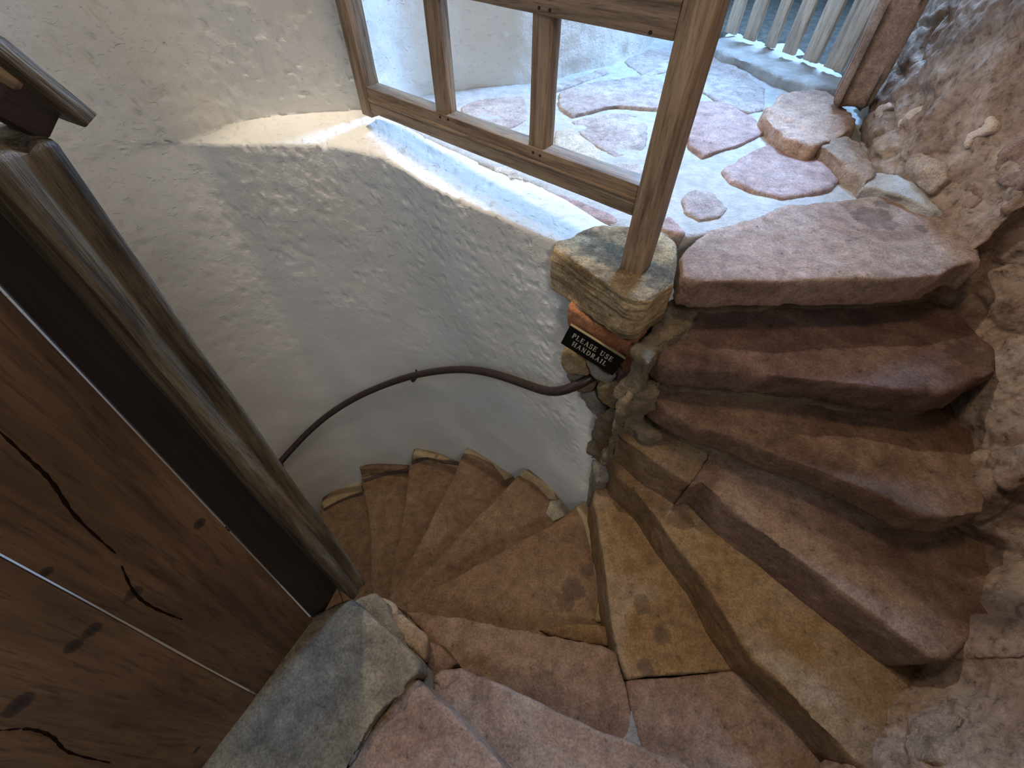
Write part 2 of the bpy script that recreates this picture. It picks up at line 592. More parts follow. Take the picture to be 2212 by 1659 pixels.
M_PLASTER = mat_plaster()
M_RUBBLE = mat_rubble()
S_BROWN = mat_sandstone('brown_sandstone', (0.164, 0.098, 0.063), (0.109, 0.060, 0.040), (0.219, 0.140, 0.093), seed=1)
S_OCHRE = mat_sandstone('ochre_sandstone', (0.215, 0.132, 0.061), (0.148, 0.081, 0.037), (0.267, 0.189, 0.121), seed=2, stain_amt=0.55, spots=[(1472, 1122, 0.18, 0.075), (1396, 1442, 0.0, 0.05), (1432, 1372, 0.0, 0.06), (1385, 1305, 0.0, 0.06)])
S_PINK = mat_sandstone('pink_sandstone', (0.206, 0.129, 0.088), (0.142, 0.080, 0.053), (0.256, 0.181, 0.133), seed=3, stain_amt=0.6)
S_RED = mat_sandstone('dark_red_sandstone', (0.134, 0.079, 0.062), (0.088, 0.052, 0.043), (0.184, 0.121, 0.088), seed=4, spots=[(2085, 765, 0.72, 0.10), (1870, 690, 0.72, 0.09)])
S_GREY = mat_sandstone('grey_sandstone', (0.24, 0.21, 0.165), (0.16, 0.14, 0.115), (0.32, 0.275, 0.20), seed=5, stain_amt=0.6)
S_SLAB = mat_sandstone('slab_sandstone', (0.155, 0.125, 0.085), (0.10, 0.085, 0.065), (0.215, 0.17, 0.105), seed=17, stain_amt=0.6)
S_FAN = mat_sandstone('rust_sandstone', (0.169, 0.100, 0.055), (0.127, 0.071, 0.039), (0.204, 0.131, 0.076), seed=6, stain_amt=0.4, spots=[(1272, 1232, -0.2, 0.05), (1238, 1272, -0.2, 0.09), (1222, 1300, -0.2, 0.07)])
S_YEL = mat_sandstone('yellow_sandstone', (0.36, 0.25, 0.12), (0.22, 0.14, 0.07), (0.46, 0.35, 0.20), seed=7, bumpk=1.4, stain_amt=0.5)
S_CAP = mat_sandstone('banded_capstone', (0.538, 0.378, 0.198), (0.358, 0.232, 0.110), (0.666, 0.512, 0.308), seed=14, bumpk=1.5, stain_amt=0.3, bands=26)
S_FLAG = mat_sandstone('flagstone_grey_pink', (0.37, 0.31, 0.28), (0.28, 0.21, 0.185), (0.46, 0.41, 0.37), seed=8, stain_amt=0.3)
S_FLAGR = mat_sandstone('flagstone_red', (0.34, 0.235, 0.205), (0.25, 0.155, 0.13), (0.43, 0.33, 0.30), seed=9, stain_amt=0.35)
S_FLAGY = mat_sandstone('flagstone_buff', (0.48, 0.42, 0.33), (0.38, 0.32, 0.25), (0.56, 0.50, 0.41), seed=10, stain_amt=0.1)
S_STEP0 = mat_sandstone('landing_edge_sandstone', (0.29, 0.195, 0.145), (0.19, 0.12, 0.088), (0.38, 0.29, 0.235), seed=11, stain_amt=0.6, spots=[(1985, 497, 0.9, 0.04), (1885, 475, 0.9, 0.12), (1900, 445, 0.9, 0.05)])
S_JAMB = mat_sandstone('jamb_sandstone', (0.34, 0.225, 0.16), (0.25, 0.155, 0.11), (0.42, 0.29, 0.215), seed=12, stain_amt=0.4)
S_BRICK = mat_sandstone('orange_brick', (0.34, 0.13, 0.055), (0.22, 0.08, 0.04), (0.42, 0.20, 0.10), seed=13, stain_amt=0.4)
S_RUB = mat_sandstone('purple_brown_rubble', (0.30, 0.205, 0.165), (0.20, 0.13, 0.105), (0.40, 0.295, 0.24), seed=15, bumpk=1.3)
S_RUBG = mat_sandstone('grey_brown_rubble', (0.37, 0.285, 0.225), (0.26, 0.19, 0.145), (0.46, 0.37, 0.30), seed=16, bumpk=1.3)
MORTAR_L = mat_mortar('pale_mortar', (0.38, 0.37, 0.345), (0.58, 0.57, 0.54))
MORTAR_P = mat_mortar('grey_patch_mortar', (0.24, 0.22, 0.20), (0.36, 0.33, 0.30))
LIME = mat_mortar('pale_lime', (0.55, 0.43, 0.34), (0.70, 0.57, 0.47))
MORTAR_D = mat_mortar('brown_mortar', (0.16, 0.12, 0.075), (0.34, 0.26, 0.16), 0.9)
MORTAR_B = mat_mortar('buff_mortar', (0.33, 0.23, 0.12), (0.48, 0.36, 0.21), 0.8)
MORTAR_K = mat_mortar('dark_joint', (0.045, 0.028, 0.02), (0.09, 0.055, 0.04), 0.5)
OAK = mat_oak('weathered_oak', (0.50, 0.345, 0.205), (0.37, 0.235, 0.13), (0.14, 0.08, 0.042))
OAK_DARK_SHADE = mat_oak('dark_shaded_oak', (0.035, 0.018, 0.011), (0.026, 0.013, 0.008), (0.014, 0.007, 0.005), 1.0, bumpk=0.2, rough=0.8)  # the stile's shade is put into this near black; small fittings use it too
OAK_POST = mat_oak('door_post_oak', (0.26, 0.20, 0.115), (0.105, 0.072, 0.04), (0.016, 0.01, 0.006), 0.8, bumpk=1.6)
OAK_PALE = mat_oak('pale_slat_oak', (0.70, 0.58, 0.44), (0.60, 0.48, 0.36), (0.42, 0.32, 0.22))
CRACK = mat_plain('crack_black', (0.014, 0.007, 0.004), 1.0, 0.0, 0.0)
IRON = mat_plain('dark_iron', (0.030, 0.017, 0.013), 0.38, 0.0, 0.5, 0.25)
BLACK = mat_plain('sign_black', (0.003, 0.003, 0.003), 0.35, 0.0, 0.2)
GILT = mat_plain('sign_gilt', (0.55, 0.50, 0.36), 0.5)
BRASS = mat_plain('sign_edge', (0.30, 0.24, 0.13), 0.45)
EARTH = mat_mortar('outdoor_ground', (0.05, 0.05, 0.04), (0.15, 0.145, 0.12), 1.0)

# ------------------------------------------------------------------ levels
Z_L, Z_1, Z_2, Z_3, Z_4 = 0.90, 0.72, 0.54, 0.36, 0.18
Z_T2, Z_T1, Z_S = 0.18, 0.36, 0.40
FAN = {5: -0.2, 6: -0.4, 7: -0.6, 8: -0.8, 9: -1.0, 10: -1.2, 11: -1.4}

# ------------------------------------------------------------------ the curved white wall with its ledge
def V2(p, z):
    return Vector((p.x, p.y, z))

# columns from right (behind the pillar) to far left; (bottom point, ledge edge point, ledge back point or None)
top_edge_px = [(1330, 560, 0.88), (1195, 522, 0.90), (1080, 470, 0.92), (950, 415, 0.94), (830, 345, 0.97), (720, 318, 0.98), (600, 312, 0.985), (480, 312, 0.99), (388, 312, 0.995)]
bot_px = [(1330, 1120, -0.2), (1262, 1100, -0.25), (1190, 1060, -0.42), (1120, 1022, -0.52), (1040, 985, -0.6), (990, 980, -0.7), (925, 975, -0.8), (850, 995, -0.95), (785, 1015, -1.05)]
back_px = [(1340, 500, 0.89), (1290, 478, 0.90), (1160, 400, 0.93), (1000, 335, 0.97), (812, 246, 1.02), (740, 241, 1.02), (640, 247, 1.02), (510, 266, 1.01), (389, 308, 1.0)]
top_pts = [P(*q) for q in top_edge_px]
bot_pts = [P(*q) for q in bot_px]
back_pts = [P(*q) for q in back_px]
# continue to the left behind the door, without ledge
left_top = [Vector((-1.42, 1.40, 1.0)), Vector((-1.66, 1.10, 1.0)), Vector((-1.78, 0.6, 1.0)), Vector((-1.72, 0.0, 1.0)), Vector((-1.45, -0.6, 1.0))]
left_bot = [P(690, 1078, -1.2), Vector((-1.60, 0.92, -1.35)), Vector((-1.72, 0.5, -1.5)), Vector((-1.66, 0.0, -1.5)), Vector((-1.40, -0.58, -1.5))]
nK = len(top_pts)
tops = catmull(top_pts + left_top, 44)
bots = catmull(bot_pts + left_bot, 44)
backs = catmull(back_pts + [p + Vector((0, 0, 0.08)) for p in left_top], 44)
ncol = len(tops)
POST_COL = 4 * 44          # column where the railing's left post stands
TIP_COL = 8 * 44
cols = []
for j in range(ncol):
    t, b_, k = tops[j], bots[j], backs[j]
    col = []
    b0 = Vector((b_.x, b_.y, b_.z)) + (b_ - t).normalized() * 0.25
    nlow = 190
    for i in range(nlow):
        f = i / nlow
        p = b0.lerp(t, f)
        col.append(p)
    # rounded ledge edge
    e = (k - t); e.z = 0
    ln = min(1.0, e.length / 0.03) if j < TIP_COL else 0
    inw = e.normalized() if e.length > 1e-5 else Vector((0, 1, 0))
    col.append(t + Vector((0, 0, 0.0)))
    for i in range(1, 15):
        f = i / 15
        p = t.lerp(k, f)
        p = p + Vector((0, 0, 0.006 * ln * math.sin(f * math.pi)))
        col.append(p)
    col.append(k.copy())
    # above: the upper wall left of the post, a drop to the floor bed right of it
    up = 70
    if j >= POST_COL:
        wl = 1.0 if j >= TIP_COL else 0.0
        htop = 1.70 + 1.1 * min(1, max(0, (j - TIP_COL) / 34.0))
        for i in range(1, up + 1):
            f = i / up
            z = k.z + (htop - k.z) * f
            col.append(Vector((k.x, k.y, z)))
    else:
        for i in range(1, up + 1):
            f = i / up
            col.append(Vector((k.x + 0.03 * f, k.y + 0.05 * f, k.z - 0.10 * f)))
    cols.append(col)
rows = [[cols[j][i] for j in range(ncol)] for i in range(len(cols[0]))]
me = grid_mesh(rows)
WALL_BVH = BVHTree.FromPolygons([v.co.copy() for v in me.vertices], [tuple(p.vertices) for p in me.polygons])
def plaster_fn(co, no):
    lumps = fbm(co * np.array([1, 1, 1.5]), 38, 2, 31)
    d = np.clip(lumps - 0.32, 0, 1) * 0.020 - np.clip(-lumps - 0.40, 0, 1) * 0.012 + 0.002 * fbm(co * np.array([1, 1, 2.5]), 13, 3, 37)
    return d * np.clip((co[:, 2] + 0.2) / 1.0, 0.12, 1)
# make the normals face the stair
displace(me, 0.007, 4, 2, 3, fn=plaster_fn)
wl = link('wall_left', me, M_PLASTER)
tag(wl, 'curved white limewashed plaster wall with a sloping ledge beside the stair', 'wall', kind='structure')

# wall behind the railing on the landing
wb_px = [(825, 232), (880, 214), (1000, 187), (1140, 172), (1310, 135), (1400, 92)]
wb = [P(u, v, 0.9) for u, v in wb_px]
wb = [Vector((backs[POST_COL].x - 0.14, backs[POST_COL].y + 0.03, 0.9))] + wb[1:] + [wb[-1] + Vector((0.35, 0.75, 0))]
wb = resample(catmull(wb, 12), 150)
rows = []
for i in range(90):
    z = 0.82 + 2.0 * i / 89
    rows.append([Vector((p.x, p.y, z)) for p in wb])
me = grid_mesh(rows)
displace(me, 0.010, 7, 4, 8, fn=lambda co, no: 0.010 * np.clip(fbm(co, 22, 2, 77), 0, 1))
wbo = link('wall_back', me, M_PLASTER)
tag(wbo, 'white plaster wall behind the wooden railing on the landing', 'wall', kind='structure')

# ------------------------------------------------------------------ right rubble wall
wr_px = [(1668, 262, 0.9), (1700, 298, 0.9), (1767, 330, 0.9), (1859, 415, 0.9), (1955, 430, 0.9), (2060, 503, 0.9), (2082, 560, 0.88), (2066, 655, 0.74),
         (2136, 790, 0.70), (2110, 880, 0.62), (2088, 950, 0.54), (2110, 1060, 0.53), (2118, 1130, 0.44), (2128, 1190, 0.36), (2120, 1290, 0.36), (2070, 1395, 0.34),
         (1985, 1445, 0.2), (1952, 1490, 0.18), (1923, 1547, 0.18), (1884, 1611, 0.18), (1850, 1672, 0.18), (1800, 1760, 0.18)]
wr = [P(*q) for q in wr_px]
wr[0] = P(1885, 215, 0.95) + Vector((0.10, 0.30, 0)); wr[1] = P(1880, 250, 0.95); _e = P(2062, 500, 0.9); wr[2] = wr[1].lerp(_e, 0.3); wr[3] = wr[1].lerp(_e, 0.55); wr[4] = wr[1].lerp(_e, 0.8); wr[2] += Vector((-0.07, -0.03, 0)); wr[3] += Vector((-0.09, -0.04, 0)); wr[4] += Vector((-0.05, -0.02, 0))
wr += [Vector((0.75, -0.35, 0.3)), Vector((0.70, -0.8, 0.4))]
wr = resample(catmull(wr, 10), 380)
# soften the plan line so the wall reads as one face
sm = wr[:]
for _ in range(8):
    sm = [sm[0]] + [(sm[i - 1] + sm[i] * 2 + sm[i + 1]) / 4 for i in range(1, len(sm) - 1)] + [sm[-1]]
rows = []
nz = 300
for i in range(nz):
    f = i / (nz - 1)
    row = []
    for j, p in enumerate(sm):
        z = p.z - 0.25 + (3.0 - p.z + 0.25) * f
        h = z - p.z
        nxt, prv = sm[min(j + 1, len(sm) - 1)], sm[max(j - 1, 0)]
        t = (nxt - prv); t.z = 0; t.normalize()
        out = Vector((-t.y, t.x, 0))          # away from the stair
        lean = 0.05 * max(0, h) + 0.04 * (1 - math.exp(-max(0, h) * 9))
        row.append(Vector((p.x, p.y, z)) + out * lean)
    rows.append(row)
me = grid_mesh(rows)
def rub_fn(co, no):
    a = fbm(co, 4.0, 4, 51)
    r = 1 - np.abs(fbm(co, 8.0, 3, 61))
    wob = co + 0.05 * np.stack([fbm(co, 7, 3, 81), fbm(co, 7, 3, 82), fbm(co, 7, 3, 83)], 1)
    f1, f2 = worley(wob * np.array([1, 1, 1.4]), 5.0, 91)
    edge = np.clip((f2 - f1) / 0.16, 0, 1)
    msk = np.clip(fbm(co, 2.2, 2, 95) * 3 + 0.6, 0, 1)
    stones = (0.022 * (edge - 1) + 0.012 * (0.6 - f1)) * msk
    return stones + 0.022 * a + 0.014 * (r - 0.7) + 0.012 * fbm(co, 16, 4, 65) + 0.006 * fbm(co, 45, 3, 71)
displace(me, 0.0, 5, 1, 3, fn=rub_fn)
WALLR_BVH = BVHTree.FromPolygons([v.co.copy() for v in me.vertices], [tuple(p.vertices) for p in me.polygons])
wro = link('wall_right', me, M_RUBBLE)
tag(wro, 'rough pinkish rubble stone wall along the right side of the steps', 'wall', kind='structure')

# ------------------------------------------------------------------ landing floor: mortar bed and flagstones
fl = [P(1290, 487, 0.87), P(1400, 520, 0.87), P(1500, 520, 0.87), P(1740, 460, 0.87), P(1990, 500, 0.87), Vector((1.45, 1.5, 0.87)), Vector((1.75, 2.4, 0.87)),
      Vector((1.95, 3.6, 0.87)), Vector((1.2, 4.2, 0.87)), Vector((0.6, 3.6, 0.87)), Vector((-0.2, 2.75, 0.87)), Vector((-0.75, 2.3, 0.87)),
      P(800, 250, 0.87), P(1000, 345, 0.87), P(1160, 408, 0.87)]
pts = densify([Vector((p.x, p.y, 0)) for p in fl], 0.1, 0)
me = remeshed(prism(pts, 0.70, 0.885), 0.018)
displace(me, 0.008, 8, 4, 21)
floor = link('floor', me, MORTAR_L)
tag(floor, 'pale mortar floor of the landing set with irregular flagstones', 'floor', kind='structure')

flags = [
    ([(1562, 365), (1600, 335), (1672, 304), (1730, 315), (1790, 350), (1815, 385), (1800, 405), (1740, 418), (1690, 425), (1630, 410), (1580, 390)], S_FLAGR),
    ([(1474, 422), (1500, 405), (1540, 410), (1575, 445), (1560, 462), (1510, 470), (1480, 450)], S_FLAG),
    ([(1484, 285), (1500, 215), (1560, 218), (1640, 262), (1655, 285), (1600, 310), (1520, 335), (1487, 312)], S_FLAGR),
    ([(1232, 256), (1330, 236), (1395, 246), (1402, 290), (1390, 320), (1330, 335), (1275, 303), (1250, 280)], S_FLAG),
    ([(1200, 276), (1240, 272), (1290, 310), (1308, 350), (1268, 358), (1200, 330)], S_FLAGY),
    ([(1208, 197), (1300, 172), (1420, 160), (1442, 200), (1425, 236), (1330, 226), (1235, 248), (1208, 230)], S_FLAG),
    ([(990, 226), (1050, 207), (1130, 200), (1145, 250), (1100, 272), (1010, 252)], S_FLAG),
    ([(1535, 120), (1560, 106), (1600, 146), (1655, 188), (1652, 232), (1620, 240), (1560, 222), (1512, 190)], S_FLAG),
    ([(1425, 472), (1447, 460), (1482, 498), (1470, 507), (1420, 490)], S_FLAGR),
    ([(1190, 402), (1290, 440), (1345, 470), (1330, 480), (1280, 466), (1200, 422)], S_FLAGR),
    ([(1062, 350), (1100, 355), (1132, 375), (1136, 395), (1090, 386), (1068, 366)], S_FLAGY),
    ([(1014, 276), (1080, 272), (1138, 292), (1132, 312), (1070, 305)], S_FLAG),
    ([(1345, 126), (1410, 100), (1455, 108), (1452, 148), (1390, 160)], S_FLAG),
    ([(1150, 190), (1215, 176), (1305, 142), (1322, 152), (1250, 176), (1160, 205)], S_FLAG),
    ([(1410, 330), (1440, 320), (1470, 345), (1455, 390), (1415, 385)], S_FLAG),
    ([(1320, 345), (1380, 335), (1395, 370), (1370, 395), (1320, 372)], S_FLAG),
]
for i, (poly, m_) in enumerate(flags):
    o = stone('flagstone', px(poly, 0.9), 0.893 + 0.005 * ((i * 7) % 3 - 0.5) + (0.008 if i == 0 else 0), 0.06, m_, bevel=0.012, voxel=0.010, rough=0.007, seed=40 + i, jitter=0.004)
    recenter(o)
    o.parent = floor

# brown block at the wall foot by the jamb
o = stone('footing_stone', px([(1645, 245), (1690, 205), (1760, 190), (1835, 228), (1850, 270), (1812, 300), (1750, 318), (1690, 296)], 0.945), 0.95, 0.11, S_JAMB, bevel=0.035, voxel=0.009, rough=0.022, fine=0.004, seed=71)
recenter(o)
tag(o, 'rough brown footing stone at the base of the leaning jamb', 'stone')

# ------------------------------------------------------------------ steps
def step(pixels, z, thick, m_, label, **kw):
    o = stone('stone_step', px(pixels, z), z, thick, m_, **kw)
    recenter(o)
    tag(o, label, 'step', 'sandstone steps')
    return o

ze = Z_L - 0.035
step([(1472, 552), (1500, 525), (1532, 492), (1645, 466), (1730, 437), (1827, 428), (1953, 424), (2040, 470), (2110, 520), (2120, 570),
      (2066, 585, ze), (2015, 618, ze), (1900, 626, ze), (1780, 628, ze), (1660, 632, ze), (1560, 632, ze), (1492, 630, ze), (1474, 600)],
     Z_L + 0.005, 0.095, S_STEP0, 'big worn sandstone step forming the edge of the landing, daylight on it', bevel=0.05, rough=0.010, seed=1, voxel=0.010)
ze = Z_1 - 0.055
step([(1405, 740), (1425, 702), (1480, 660), (1650, 620), (1900, 610), (2080, 640), (2165, 760), (2170, 800), (2118, 828, ze), (2062, 864, ze), (1985, 874, ze), (1880, 862, ze),
      (1793, 850, ze), (1660, 836, ze), (1540, 822, ze), (1430, 809, ze), (1400, 785, ze)],
     Z_1, 0.10, S_RED, 'dark red worn step directly below the landing edge', bevel=0.06, rough=0.012, seed=2, voxel=0.010, wear=(0.75, 0.78, 0.25, 0.012))
ze = Z_2 - 0.05
step([(1386, 845), (1420, 800), (1560, 790), (1800, 810), (2060, 830), (2130, 950), (2140, 1060), (2106, 1062, ze), (2093, 1120, ze), (2030, 1137, ze), (1957, 1127, ze),
      (1859, 1079, ze), (1738, 1030, ze), (1577, 967, ze), (1489, 938, ze), (1434, 906, ze), (1388, 868, ze)],
     Z_2, 0.095, S_BROWN, 'brown step with a cracked rolled nosing, second below the landing edge', bevel=0.055, rough=0.010, seed=3, voxel=0.010)
# third step: a main slab and the tooled end stone at the pillar
step([(1542, 968), (1520, 900), (1720, 960), (1900, 1050), (2040, 1110), (2140, 1160), (2160, 1290), (2090, 1400), (2050, 1424), (2010, 1419), (1957, 1381), (1859, 1308), (1762, 1235), (1689, 1177),
      (1591, 1108), (1518, 1040), (1488, 1052)],
     Z_3, 0.19, S_PINK, 'wide pinkish ochre slab step, third below the landing edge', bevel=0.016, rough=0.005, seed=4, voxel=0.009)
step([(1292, 878), (1330, 860), (1450, 900), (1549, 966), (1493, 1044), (1420, 1000), (1360, 952), (1306, 914)],
     Z_3 - 0.005, 0.185, S_OCHRE, 'narrow tooled end stone of a step, wedged against the pillar foot', bevel=0.02, rough=0.006, seed=5, voxel=0.008)
step([(1318, 985), (1330, 930), (1480, 1030), (1590, 1120), (1720, 1220), (1840, 1320), (1960, 1420), (2010, 1440), (1990, 1500), (1960, 1550), (1920, 1620), (1890, 1690), (1840, 1640),
      (1762, 1547), (1689, 1479), (1630, 1430), (1582, 1357), (1523, 1255), (1445, 1162), (1396, 1084), (1332, 1026)],
     Z_4, 0.20, S_OCHRE, 'long narrow ochre step, fourth below the landing edge', bevel=0.014, rough=0.005, seed=6, voxel=0.009)
# mid landing stones, all one level
step([(1283, 1082), (1284, 1030), (1330, 1020), (1420, 1110), (1500, 1250), (1590, 1380), (1630, 1440), (1582, 1447), (1465, 1457), (1353, 1468), (1331, 1402), (1308, 1250)],
     0.0, 0.21, S_OCHRE, 'triangular ochre tread narrowing towards the white wall corner', bevel=0.010, rough=0.004, seed=7, voxel=0.009)
step([(1354, 1472), (1466, 1460), (1584, 1450), (1640, 1440), (1720, 1520), (1800, 1620), (1920, 1740), (1960, 2200), (1600, 2200), (1420, 1760), (1392, 1655), (1362, 1530)],
     -0.002, 0.21, S_PINK, 'pinkish grey slab at bottom centre below the ochre triangular tread', bevel=0.008, rough=0.004, seed=8, voxel=0.009)
step([(873, 1320), (936, 1325), (998, 1334), (1088, 1354), (1142, 1360), (1211, 1378), (1302, 1396), (1333, 1407), (1351, 1475), (1362, 1530), (1388, 1655), (1300, 1680), (1150, 1560), (1000, 1490), (960, 1420), (921, 1369)],
     0.001, 0.21, S_PINK, 'broad worn tread half rust brown and half pink, in front of the newel stones', bevel=0.012, rough=0.005, seed=9, voxel=0.009)
step([(940, 1470), (958, 1447), (995, 1444), (1060, 1468), (1124, 1497), (1251, 1558), (1378, 1609), (1470, 1650), (1640, 1740), (1760, 2250), (1250, 2250), (1050, 1720), (980, 1600), (930, 1500)],
     Z_T2, 0.20, S_PINK, 'pale speckled pink step at the bottom edge, rightmost of the two', bevel=0.014, rough=0.005, seed=10, voxel=0.009)
step([(870, 1488), (884, 1462), (905, 1470), (944, 1507), (1016, 1576), (1095, 1659), (1240, 1820), (1300, 2250), (560, 2250), (700, 1760), (759, 1659), (774, 1616), (817, 1547)],
     Z_T1, 0.20, S_PINK, 'reddish step at the bottom edge beside the grey threshold slab', bevel=0.014, rough=0.005, seed=11, voxel=0.009)

# fan of winders going down to the left
INN = (846, 1308)
def fan_step(n, pixels, m_, label, **kw):
    return step(pixels, FAN[n], 0.24, m_, label, bevel=0.010, rough=0.004, voxel=0.011, **kw)

fan_step(5, [(876, 1304), (1000, 1236), (1100, 1180), (1194, 1130), (1240, 1098), (1300, 1060), (1340, 1200), (1350, 1380), (1200, 1420), (1000, 1400), (880, 1360)], S_FAN,
         'broad rust brown winder beside the ochre triangular tread', seed=21)
fan_step(6, [(850, 1307), (967, 1180), (1035, 1112), (1116, 1031), (1160, 1000), (1240, 1040), (1290, 1110), (1150, 1200), (1000, 1280), (900, 1340)], S_FAN,
         'brown winder with a green grey patch at its outer corner', seed=22)
fan_step(7, [(836, 1296), (899, 1187), (933, 1119), (984, 1017), (997, 983), (1030, 940), (1140, 1000), (1110, 1060), (1010, 1170), (900, 1300), (850, 1330)], S_FAN,
         'rust winder fourth from the door post in the fan of steps', seed=23)
fan_step(8, [(838, 1284), (855, 1187), (875, 1092), (884, 1004), (900, 950), (1000, 950), (1015, 1000), (950, 1130), (900, 1240), (850, 1310)], S_FAN,
         'brown winder third from the door post in the fan of steps', seed=24)
fan_step(9, [(799, 1261), (802, 1160), (791, 1092), (780, 1035), (790, 975), (890, 975), (905, 1030), (890, 1120), (870, 1220), (868, 1330), (820, 1330)], S_FAN,
         'narrow brown winder second from the door post in the fan of steps', seed=25)
fan_step(10, [(690, 1110), (700, 1050), (770, 1010), (800, 1040), (815, 1100), (820, 1180), (840, 1322), (750, 1330), (700, 1180)], S_FAN,
         'brown winder nearest the door post in the fan of steps', seed=26)
fan_step(11, [(600, 1180), (680, 1060), (720, 1080), (760, 1180), (830, 1340), (690, 1350)], S_FAN,
         'lowest winder half hidden behind the foot of the door post', seed=27)

# buff mortar fillets and dark joints along the outer ends of the winders
def fillet(name, pixels, z, m_, h, seed):
    o = stone(name, px(pixels, z), z + h, 0.05, m_, bevel=0.006, voxel=0.008, rough=0.006, seed=seed, jitter=0.006)
    recenter(o)
    return o
fil = [
    ([(696, 1086), (724, 1056), (778, 1036), (784, 1062), (740, 1076), (700, 1098)], FAN[10], MORTAR_B, 'buff mortar fillet at the wall end of the winder nearest the door post'),
    ([(778, 1008), (830, 1003), (884, 998), (883, 1013), (830, 1020), (784, 1032)], FAN[9], S_FAN, 'brown edging stone at the wall end of the second winder'),
    ([(890, 992), (898, 970), (915, 962), (962, 970), (994, 994), (960, 996), (915, 988)], FAN[8], MORTAR_B, 'buff mortar lump at the wall end of the third winder'),
    ([(1000, 980), (1012, 962), (1072, 986), (1116, 1028), (1090, 1040), (1060, 1000), (1022, 984)], FAN[7], MORTAR_B, 'buff mortar fillet at the wall end of the fourth winder'),
    ([(1120, 1026), (1134, 1012), (1182, 1042), (1206, 1078), (1186, 1082), (1150, 1040)], FAN[6], MORTAR_B, 'buff mortar fillet at the wall end of the green patched winder'),
    ([(1186, 1082), (1206, 1078), (1242, 1104), (1196, 1128), (1178, 1110)], FAN[6], S_GREY, 'green grey patch of stone at the corner below the white wall'),
    ([(1244, 1100), (1262, 1080), (1280, 1075), (1300, 1250), (1290, 1260), (1268, 1150)], FAN[5], MORTAR_B, 'buff mortar strip up the side of the ochre triangular tread'),
    ([(1289, 1345), (1292, 1308), (1304, 1258), (1318, 1300), (1322, 1350)], FAN[5], S_YEL, 'small yellow stone wedged beside the ochre triangular tread'),
    ([(1160, 1362), (1210, 1350), (1287, 1346), (1312, 1352), (1320, 1400), (1230, 1385)], FAN[5] + 0.06, S_OCHRE, 'ochre wedge stone under the nosing of the broad worn tread'),
]
for i, (poly, z, m_, lab) in enumerate(fil):
    o = fillet('mortar_fillet' if m_ is MORTAR_B else 'edging_stone', poly, z, m_, 0.012, 90 + i)
    tag(o, lab, 'mortar' if m_ is MORTAR_B else 'stone')
# dark joint strips
for i, (line, z) in enumerate([([(700, 1102), (740, 1080), (784, 1067)], FAN[10]), ([(785, 1040), (830, 1026), (884, 1017)], FAN[9]), ([(890, 1001), (925, 990), (960, 998), (992, 1003)], FAN[8])]):
    pts3 = catmull([P(u, v, z - 0.004) for u, v in line], 8)
    o = link('joint_strip', tube_mesh(pts3, 0.014, 8), MORTAR_K)
    recenter(o)
    tag(o, ['dark joint line across the winder nearest the door post', 'dark joint line across the second winder from the door post', 'dark joint line across the third winder from the door post'][i], 'joint')

# threshold slab and newel stones
o = stone('threshold_slab', px([(757, 1290), (783, 1312), (850, 1372), (908, 1424), (908, 1448), (868, 1480), (813, 1547), (745, 1640), (690, 1750), (560, 2300), (0, 2300), (404, 1659), (572, 1439), (650, 1335)], Z_S),
          Z_S, 0.16, S_SLAB, bevel=0.018, rough=0.006, seed=31, voxel=0.008)
recenter(o)
tag(o, 'grey worn threshold slab at the foot of the plank door', 'slab')
o = stone('newel_wall', px([(728, 1296), (790, 1278), (830, 1300), (870, 1375), (895, 1425), (860, 1478), (740, 1640), (690, 1730), (560, 2250), (40, 2250), (440, 1640), (600, 1430), (680, 1335)], Z_S - 0.1), Z_S - 0.15, 2.0, MORTAR_D, bevel=0.02, voxel=0.014, rough=0.03, seed=33, fine=0.006)
recenter(o)
tag(o, 'rough masonry core under the grey threshold slab', 'wall', kind='structure')
newel = empty('newel_core', P(860, 1380, -0.2))
tag(newel, 'rubble newel stones packed under the corner of the grey threshold slab', 'newel')
for i, (poly, z, m_, th) in enumerate([
    ([(800, 1296), (822, 1290), (850, 1308), (858, 1330), (826, 1350), (805, 1330)], 0.20, MORTAR_B, 1.2),
    ([(848, 1330), (864, 1322), (922, 1372), (915, 1428), (880, 1400), (836, 1356)], 0.24, S_OCHRE, 1.3),
    ([(924, 1380), (950, 1392), (990, 1436), (960, 1450), (938, 1468), (918, 1440)], 0.14, S_BROWN, 0.4),
    ([(936, 1462), (955, 1446), (1000, 1442), (990, 1470), (950, 1500)], 0.185, S_PINK, 0.25),
    ([(745, 1640), (790, 1580), (815, 1550), (806, 1580), (775, 1625), (755, 1660)], 0.36, S_GREY, 0.2),
    ([(900, 1440), (916, 1436), (925, 1500), (905, 1480)], 0.28, MORTAR_D, 0.4),
]):
    stone('newel_stone', px(poly, z), z, th, m_, bevel=0.012, voxel=0.008, rough=0.012, seed=120 + i, parent=newel)

# pale mortar patch between the two bottom slabs
o = stone('mortar_patch', px([(1362, 1530), (1352, 1590), (1340, 1596), (1378, 1625), (1392, 1640)], 0.0), 0.004, 0.03, MORTAR_P, bevel=0.004, voxel=0.006, rough=0.004, seed=140)
recenter(o)
tag(o, 'small pale mortar patch between the pink slabs at bottom', 'mortar')

